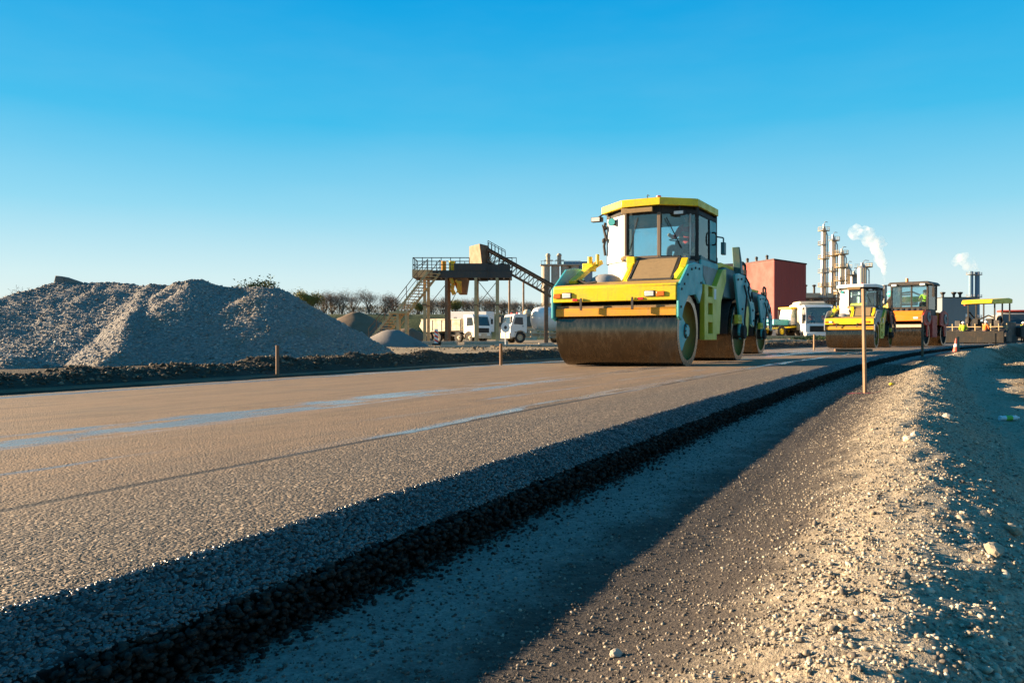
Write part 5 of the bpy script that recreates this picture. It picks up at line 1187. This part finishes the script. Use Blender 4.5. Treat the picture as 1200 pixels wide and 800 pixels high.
# wooden poles, house and hedge behind the plant
for px, pyt, D, r, lab in ((597,326,118,.19,'left of the two tall wooden poles behind the conveyor'),(613.5,329,118,.17,'right of the two tall wooden poles behind the conveyor')):
    x, y, zt_ = W2(px, pyt, D); o = MB().cyl((0,0,0),(0,0,zt_+.4),r,r*.8,10).build('utility_pole', WOOD); o.location = (x,y,-.4); tag(o, lab, 'pole', 'wooden poles behind the conveyor')
t = empty('house', 'small house with a brown pitched roof behind the platform posts', 'house', (-2.6,140,-.3))
m = MB(); m.prism([(0,0),(0,2.6),(4.2,2.6),(4.2,0)], 'x', 0, 7); m.build('wall', CREAM, t)
m = MB(); m.prism([(-.4,2.5),(2.1,4.6),(4.6,2.5)], 'x', -.4, 7.4); r_ = m.build('roof', RUST, t)
m = MB(); m.box(4.8,5.4,1.9,2.5,4.0,5.3); m.build('chimney', CONC, r_)
for x in (1.2,4.2): m = MB(); m.box(x,x+1.2,-.05,.02,1.0,2.0); m.build('window', DGLASS, t)

# ------------------------------------------------------------------ earth banks, heaps
def bank_mat():
    m, nt, out = new_mat('grass_bank_turf'); v = coord(nt); n = noise(nt, v, .25, 5, .6); g = noise(nt, v, 3., 5, .7)
    c = ramp(nt, mth(nt,'ADD', mth(nt,'MULTIPLY', n, .5), mth(nt,'MULTIPLY', g, .5)), [(.3, (.025,.04,.012)), (.55, (.05,.075,.02)), (.75, (.10,.105,.04))])
    pbsdf(nt, out, c, .95, 0, bump(nt, g, .8, .2)); return m
BANK = bank_mat()
def heap(name, cx, cy, prof, mat, kind=None, label=None, cat=None, res=.5, seed=0, nz=(.25,.6), ext=None, uvz=False):
    """heightfield: prof(x,y) -> z ; ext = (x0,x1,y0,y1)"""
    xs = np.arange(ext[0], ext[1]+res, res); ys = np.arange(ext[2], ext[3]+res, res)
    X, Y = np.meshgrid(xs, ys, indexing='ij'); Z = prof(X, Y); edge = sst(0, 1.2, Z)
    Z = Z+edge*(nz[0]*fbm(X, Y, .45, 4, seed+3)+nz[1]*.12*fbm(X, Y, 2.2, 4, seed+7, .6))-.4
    F = grid_faces(len(xs), len(ys))[:, ::-1]; Zf = Z.ravel()
    keep = (Zf[F] > -.39).any(1)
    o = npmesh(name, np.stack([X.ravel(),Y.ravel(),Zf],1), F[keep], mat, kind=kind)
    if label: tag(o, label, cat)
    return o, (xs, ys, Z)
def bankprof(X, Y): return 5.6*sst(158, 172, Y)*(1-sst(182, 200, Y))*sst(-75, -62, X)*(1-sst(14, 30, X))
heap('grass_bank', 0, 0, bankprof, BANK, kind='structure', res=1.2, ext=(-90,40,150,206), nz=(.3,.6))
def cone(X, Y, cx, cy, h, slope=.62, flat=0.): 
    r = np.sqrt((X-cx)**2+(Y-cy)**2); return np.maximum(h-np.maximum(0, r-flat)*slope, 0)
def ridge(X, Y, ax, ay, bx, by, h0, h1, slope=.66, flat=.25):
    t_ = np.clip(((X-ax)*(bx-ax)+(Y-ay)*(by-ay))/((bx-ax)**2+(by-ay)**2), 0, 1)
    r = np.sqrt((X-ax-t_*(bx-ax))**2+(Y-ay-t_*(by-ay))**2); return np.maximum(h0+(h1-h0)*t_-np.maximum(0, r-flat)*slope, 0)
def pile_mat():
    m, nt, out = new_mat('ballast_heap'); v = coord(nt); n = noise(nt, v, .6, 5, .65); g = noise(nt, v, 14, 4, .7)
    vo = nt.nodes.new('ShaderNodeTexVoronoi'); vo.inputs['Scale'].default_value = 13; nt.links.new(v, vo.inputs['Vector'])
    c = ramp(nt, g, [(.3, (.13,.125,.115)), (.55, (.26,.245,.225)), (.75, (.38,.36,.33))])
    c = mixc(nt, framp(nt, n, .52, .7, 0, .7), c, (.20,.155,.10))
    pbsdf(nt, out, c, .95, 0, bump(nt, mth(nt,'SUBTRACT', g, vo.outputs['Distance']), .9, .06), .2); return m
PILEM = pile_mat()
# photo silhouette points: (70,328) (150,332) (235,330) (310,333) ; toe right (452,416)
GPZ = .25
def pileprof(X, Y):
    X0 = X; X = X+.30*fbm(X, Y, .5, 3, 201); Y = Y+.30*fbm(X0, Y, .5, 3, 207)
    z = ridge(X, Y, -13.6, 22.6, -10.6, 22.2, 2.55, 2.42, .53, .1)
    z = np.maximum(z, ridge(X, Y, -10.6, 22.2, -9.6, 22.0, 2.30, 2.30, .56))
    z = np.maximum(z, ridge(X, Y, -8.9, 21.5, -6.5, 21.4, 2.42, 2.38, .68, .15)-.06*np.exp(-((X+7.5)/.5)**2)*sst(1.7, 2.3, ridge(X, Y, -8.9, 21.5, -6.5, 21.4, 2.42, 2.38, .68, .15)))
    z = np.maximum(z, cone(X, Y, -8.45, 21.5, 2.50, .68, .2)); z = np.maximum(z, cone(X, Y, -9.7, 21.9, 2.34, .58, .2))
    z = np.maximum(z, ridge(X, Y, -9.9, 21.6, -8.6, 16.9, 2.25, .18, .62, .1))
    z = np.minimum(z, np.maximum(0, 2.55+.85*(X+13.1)))
    z = np.maximum(z, ridge(X, Y, -16, 19.5, -10.0, 16.4, .62, .30, .5, .3))
    return z*.855
po, (pxs, pys, pZ) = heap('ballast_heap', 0, 0, lambda X, Y: np.where(pileprof(X, Y) > 0, pileprof(X, Y)+.2, 0), PILEM, res=.10, ext=(-24,-1.5,14.5,31), seed=5, nz=(.14,.5))
tag(po, 'big blue grey heap of crushed ballast stone left of the road', 'gravel heap')
# its loose surface stones are one part of the heap
n = 60000; X_ = rng.uniform(-21,-2.5,n*2); Y_ = rng.uniform(15.5,24.5,n*2)
ii = ((X_-pxs[0])/.10).astype(int); jj = ((Y_-pys[0])/.10).astype(int); zz = np.minimum(np.minimum(pZ[ii, jj], pZ[ii+1, jj]), np.minimum(pZ[ii, jj+1], pZ[ii+1, jj+1])); k = zz > -.15
X_, Y_, zz = X_[k][:n], Y_[k][:n], zz[k][:n]; sz = .035+.06*rng.random(len(X_))**2.5
tone = np.clip(.5+.25*rng.normal(size=len(X_)), 0, 1)
stones('surface_stone', np.stack([X_,Y_,zz+sz*.12],1), sz, PILEST, .9, 'stuff', tone, po)
GREYSAND0 = paint('grey_sand', (.20,.18,.16), .95, .4, (.14,.12,.1), .8, bmp=.5); sl = MB(); sl.hexa([(-.20,-.2,-.1),(.12,-.25,-.12),(.14,.2,-.12),(-.2,.2,-.1)],[(-.17,-.16,.13),(.06,-.2,.10),(.08,.16,.09),(-.15,.18,.12)]); sl.hexa([(.10,-.2,-.15),(.55,-.15,-.2),(.5,.2,-.2),(.1,.2,-.15)],[(.06,-.15,.10),(.50,-.1,-.04),(.48,.12,-.05),(.08,.16,.08)]); o = sl.build('concrete_slab', GREYSAND0, None, .02); ix = int((-12.7-pxs[0])/.10); iy = int((22.6-pys[0])/.10); o.location = (-12.7,22.6,float(pZ[ix,iy])+.07); tag(o, 'broken concrete lump on the top left of the ballast heap', 'rubble')
SOILM = paint('brown_soil', (.17,.115,.07), .95, .5, (.10,.07,.045), .8, bmp=.6)
GREYSAND = paint('grey_sand', (.20,.18,.16), .95, .4, (.14,.12,.1), .8, bmp=.5)
for nm, lab, cx, cy, h, sl_, ext, mt in (('sand_heap','brown sand heap just right of the ballast heap, below the grass bank',-19.0,97,3.6,.5,(-29,-7,88,106),SOILM),
    ('sand_heap','grey brown heap under the platform stairs',-9.2,70,1.4,.6,(-14,-4,65,75),SOILM),
    ('sand_heap','low bluish grey heap at the foot of the stairs',-7.6,50,1.0,.5,(-11,-4.6,46.8,53),GREYSAND),
    ('dark_mound','dark mound behind the left end of the ballast heap',-47,72,4.2,.33,(-66,-28,58,86),GREYSAND)):
    o, _ = heap(nm, cx, cy, (lambda cx, cy, h, sl_: lambda X, Y: np.where(cone(X,Y,cx,cy,h,sl_,.5) > 0, cone(X,Y,cx,cy,h,sl_,.5)+.25, 0))(cx,cy,h,sl_), mt, res=.35, ext=ext, seed=int(cy), nz=(.2,.5)); tag(o, lab, 'heap')
def bankg(X, Y): return np.where(True, 2.6*np.exp(-((Y-92)/5)**2)*sst(14,18,X)*(1-sst(40,46,X)), 0)
o, _ = heap('gravel_mound', 0, 0, bankg, GREYSAND, res=.7, ext=(10,50,80,106), nz=(.3,.6)); tag(o, 'long dark grey mound behind the teal tractor', 'heap')
# weeds on the soil bank beyond the road
WEED = stonemat('weed_leaf', [(.02,.05,.012),(.04,.09,.02),(.07,.13,.03)])
n = 2600; x_ = 21.6+rng.normal(0,1.5,n); y_ = 60+rng.normal(0,1.6,n); s_, v_ = SV(x_, y_); z0_ = groundz(s_, v_)
stones('weeds', np.stack([x_,y_,z0_+rng.uniform(0,.35,n)],1), rng.uniform(.05,.16,n), WEED, .5)

# ------------------------------------------------------------------ trees
BARK = paint('bark', (.11,.085,.065), .95, .3)
def leafmat(nm, cols): return stonemat(nm, cols, .9, .2)
TW = [leafmat('bare_twig', [(.12,.10,.085),(.17,.14,.12),(.22,.18,.15)]), leafmat('reddish_twig', [(.11,.06,.045),(.16,.09,.065),(.2,.12,.09)]), leafmat('budding_leaf', [(.16,.15,.03),(.24,.22,.05),(.30,.26,.07)]), leafmat('evergreen_leaf', [(.03,.055,.015),(.05,.08,.025),(.08,.11,.03)])]
def tree_proto(h, spread, tw, leaves, seed, dens=1.0):
    r = random.Random(seed); m = MB(); tips = []
    def grow(p, d, L, rad, lev):
        q = p+d*L; m.cyl(p, q, rad, rad*.7, 6 if lev < 2 else 4, cap=False)
        if lev >= 4: tips.append((p, q)); return
        n = 5 if lev == 0 else r.choice((2,3,3))
        for i in range(n):
            a = 2*PI*(i+r.random()*.6)/n; tilt = r.uniform(.45,1.15)*spread*(1 if lev else .75)
            up = Vector((math.cos(a)*math.sin(tilt), math.sin(a)*math.sin(tilt), math.cos(tilt)))
            e = (d*.45+up*1.0+Vector((0,0,.15))).normalized(); e.z = max(e.z, -.05)
            st = p+d*L*r.uniform(.45,1.0)
            grow(st if i else q, e, L*r.uniform(.72,.95), rad*r.uniform(.5,.65), lev+1)
    grow(Vector((0,0,0)), Vector((r.uniform(-.05,.05),r.uniform(-.05,.05),1)), h*.20, h*.020, 0)
    zm = max(b.z for a, b in tips); k = h/(zm*1.05)
    V = []; F = []; T = []
    for a, b in tips:
        for _ in range(int((55 if leaves else 13)*dens)):
            c_ = a.lerp(b, r.random())+Vector((r.gauss(0,1),r.gauss(0,1),r.gauss(0,1)))*h*.045
            d = Vector((r.gauss(0,1),r.gauss(0,1),r.gauss(.3,1))).normalized()
            if leaves: L = h*.021*r.uniform(.6,1.4); w = L*.45
            else: L = h*.06*r.uniform(.6,1.4); w = h*.0020
            s_ = d.cross(Vector((r.gauss(0,1),r.gauss(0,1),r.gauss(0,1)))).normalized()*w
            i = len(V); V += [c_-d*L*.5-s_, c_-d*L*.5+s_, c_+d*L*.5]; F.append((i,i+1,i+2)); T.append(r.random())
    V = [tuple(v*k) for v in V]; m.v = [tuple(Vector(v)*k) for v in m.v]
    t = empty('tree', '', 'tree'); m.build('trunk', BARK, t, recalc=False)
    npmesh('crown', V, F, TW[tw], tone=T, smooth=False, parent=t)
    return t
protos = [tree_proto(10,1.0,0,False,1), tree_proto(10,1.25,0,False,2), tree_proto(10,.9,1,False,3), tree_proto(10,.95,2,True,4,.8), tree_proto(10,1.0,3,True,5,1.4)]
used = set()
KIND = ['bare grey tree with fine upright twigs','bare grey tree with a broad spreading crown','bare reddish brown tree','tree with yellow green budding leaves','dense dark green leafy tree']
def tree(k, px, pyt, D, where):
    x, y, zt_ = W2(px, pyt, D); zb_ = 4.2 if D > 150 else -.7
    o = protos[k] if k not in used else copy_tree(protos[k]); used.add(k)
    o.location = (x,y,zb_); o.rotation_euler = (0,0,random.uniform(0,6)); s_ = (zt_-zb_)/10; o.scale = (s_*1.15,s_*1.15,s_)
    o['label'] = KIND[k]+' '+where; o['category'] = 'tree'; o['group'] = 'trees in the row on the horizon'
G_ = [(0,344,340,182,'leftmost of the row beyond the heap'),(3,357,339,178,'left of two by the heap slope'),(3,367,342,180,'right of two by the heap slope'),
 (2,379,340,184,'thin one just left of the white van'),(0,389,340,182,'above the white van'),(0,401,338,180,'right of the white van'),(1,414,341,186,'left of the broadest crown'),
 (1,433,337,180,'left of the stairs, broadest of the row'),(2,452,342,178,'left of the stairs, beside the broadest crown'),(2,462,345,184,'behind the lower stair flight'),
 (3,490,352,186,'behind the stair landing leg'),(0,506,347,182,'behind the first platform post'),(0,519,346,186,'just left of the second platform post'),
 (3,534,350,182,'below the discharge chute'),(2,545,348,188,'just right of the discharge chute'),(1,556,345,182,'behind the third platform post'),
 (0,570,348,186,'between the third and fourth platform posts'),(1,577,346,182,'just left of the fourth platform post'),(0,590,349,188,'just right of the fourth platform post'),(0,603,350,182,'between the two wooden poles'),(0,620,351,186,'above the tank truck cab'),
 (4,287,327,120,'just above the ballast heap top'),(1,14,338,125,'at far left above the dark mound'),(0,34,339,128,'between the dark mound and the heap')]
for a in G_: tree(*a)

# thicket of low scrub behind the tree row, one uncountable mass
n = 26000; x_ = rng.uniform(-72, 22, n); y_ = rng.uniform(186, 197, n); hh = 6.6+3.6*(.5+.5*fbm(x_, y_*.2, .12, 3, 91)); z_ = 3.0+(hh-3.0)*rng.random(n)**.7
d_ = rng.normal(size=(n,3)); d_[:,2] = np.abs(d_[:,2])+.6; d_ /= np.linalg.norm(d_,axis=1)[:,None]; e_ = rng.normal(size=(n,3)); e_ = np.cross(d_, e_); e_ /= np.linalg.norm(e_,axis=1)[:,None]
p_ = np.stack([x_,y_,z_],1); L_ = rng.uniform(.5,1.3,n)[:,None]; V_ = np.stack([p_-d_*L_*.5-e_*.05, p_-d_*L_*.5+e_*.05, p_+d_*L_*.5],1).reshape(-1,3)
npmesh('far_scrub', V_, np.arange(3*n).reshape(-1,3), leafmat('scrub_twig', [(.09,.075,.045),(.15,.12,.07),(.17,.15,.06)]), tone=rng.random(n), smooth=False, kind='stuff')

# ------------------------------------------------------------------ steam
def steam(name, label, path, dens, seed, D):
    r = random.Random(seed); m = MB()
    for (a, b_) in zip(path[:-1], path[1:]):
        A = Vector(W2(a[0],a[1],D)); B = Vector(W2(b_[0],b_[1],D)); n = max(2, int((B-A).length/1.0))
        for i in range(n):
            f = i/n; rad = 1.3*(a[2]+(b_[2]-a[2])*f)*D/933; c_ = A.lerp(B, f)
            for q in range(3):
                p = c_+Vector((r.gauss(0,1),r.gauss(0,1),r.gauss(0,1)))*rad*.38; m.ball(p, rad*r.uniform(.5,.85), n=12, m=8)
    mt, nt, out = new_mat(name+'_vapour'); v = coord(nt)
    n1 = noise(nt, v, .22, 6, .62)
    pv = nt.nodes.new('ShaderNodeVolumePrincipled'); pv.inputs['Color'].default_value = (.97,.97,.97,1); pv.inputs['Anisotropy'].default_value = .1
    nt.links.new(framp(nt, n1, .42, .66, 0, dens), pv.inputs['Density']); nt.links.new(pv.outputs[0], out.inputs['Volume'])
    o = m.build(name, mt, None, recalc=False); tag(o, label, 'steam')
    rm = o.modifiers.new('fuse', 'REMESH'); rm.mode = 'VOXEL'; rm.voxel_size = .5
    tx = bpy.data.textures.new(name+'_billow', 'CLOUDS'); tx.noise_scale = 2.2; tx.noise_depth = 3
    dm_ = o.modifiers.new('billow', 'DISPLACE'); dm_.texture = tx; dm_.strength = 1.6; dm_.mid_level = .55; dm_.texture_coords = 'GLOBAL'
    return o
steam('steam_plume', 'big white steam plume rising from the thin chimney', [(1036.5,330,1.5),(1035,316,3.2),(1031,302,5.0),(1028,289,6.6),(1019,280,6.6),(1009,276,6.2),(1001,270,6.5),(996,265,5)], .34, 4, 260)
steam('steam_plume', 'small thin grey plume drifting left from the twin chimneys', [(1144,316,2.5),(1138,311,5.0),(1130,306,6.0),(1119,303,5.0)], .13, 5, 330)

# ------------------------------------------------------------------ world, sun, camera
EL = math.radians(12.3); AZ = math.atan2(-.96, .27)
sd = Vector((math.sin(AZ)*math.cos(EL), math.cos(AZ)*math.cos(EL), math.sin(EL)))
sun = bpy.data.lights.new('sun', 'SUN'); sun.energy = 5.0; sun.angle = math.radians(.55); sun.color = (1, .735, .465)
so = bpy.data.objects.new('sun', sun); COL.objects.link(so); so.rotation_euler = (-sd).to_track_quat('-Z', 'Y').to_euler(); so.location = (-20,5,20)
w = bpy.data.worlds.new('World'); SC.world = w; w.use_nodes = True; nt = w.node_tree; nt.nodes.clear()
out = nt.nodes.new('ShaderNodeOutputWorld'); bg = nt.nodes.new('ShaderNodeBackground'); bg.inputs['Strength'].default_value = .07
sky = nt.nodes.new('ShaderNodeTexSky'); sky.sky_type = 'NISHITA'; sky.sun_disc = False; sky.sun_elevation = EL; sky.sun_rotation = AZ; sky.altitude = 0; sky.air_density = 1.0; sky.dust_density = .6; sky.ozone_density = 2.0
geo = nt.nodes.new('ShaderNodeTexCoord'); sx = nt.nodes.new('ShaderNodeSeparateXYZ'); nt.links.new(geo.outputs['Generated'], sx.inputs[0])
K_ = 1/(.07*2**2.0)
grad = ramp(nt, sx.outputs[2], [(0.0, (.86*K_,.90*K_,.84*K_)), (.07, (.64*K_,.85*K_,.89*K_)), (.15, (.28*K_,.69*K_,.88*K_)), (.25, (.045*K_,.51*K_,.84*K_)), (.39, (.0*K_,.37*K_,.78*K_)), (.65, (.003*K_,.22*K_,.50*K_)), (1.0, (.003*K_,.14*K_,.34*K_))])
hs = nt.nodes.new('ShaderNodeHueSaturation'); hs.inputs['Saturation'].default_value = 1.25; nt.links.new(sky.outputs[0], hs.inputs['Color'])
hz = noise(nt, scaled(nt, geo.outputs['Generated'], 2.2, 2.2, 9), 1.0, 5, .55)
grad = mixc(nt, framp(nt, hz, .35, .75, 0, .05), grad, (.80*K_,.88*K_,.88*K_))
nt.links.new(mixc(nt, .97, hs.outputs[0], grad), bg.inputs['Color'])

nt.links.new(bg.outputs[0], out.inputs['Surface'])
cam = bpy.data.cameras.new('camera'); cam.sensor_width = 36; cam.lens = 933/1200*36; cam.clip_start = .05; cam.clip_end = 9000
co = bpy.data.objects.new('camera', cam); COL.objects.link(co); co.location = (0,0,CAMH); co.rotation_euler = (math.radians(90)-math.atan(6/933), 0, 0)
SC.camera = co
SC.view_settings.view_transform = 'Standard'; SC.view_settings.look = 'None'; SC.view_settings.gamma = 1; SC.view_settings.use_curve_mapping = False
SC.view_settings.exposure = 2.0
SC.cycles.volume_bounces = 3; SC.cycles.max_bounces = 8; SC.cycles.transparent_max_bounces = 12
SC.cycles.use_denoising = True
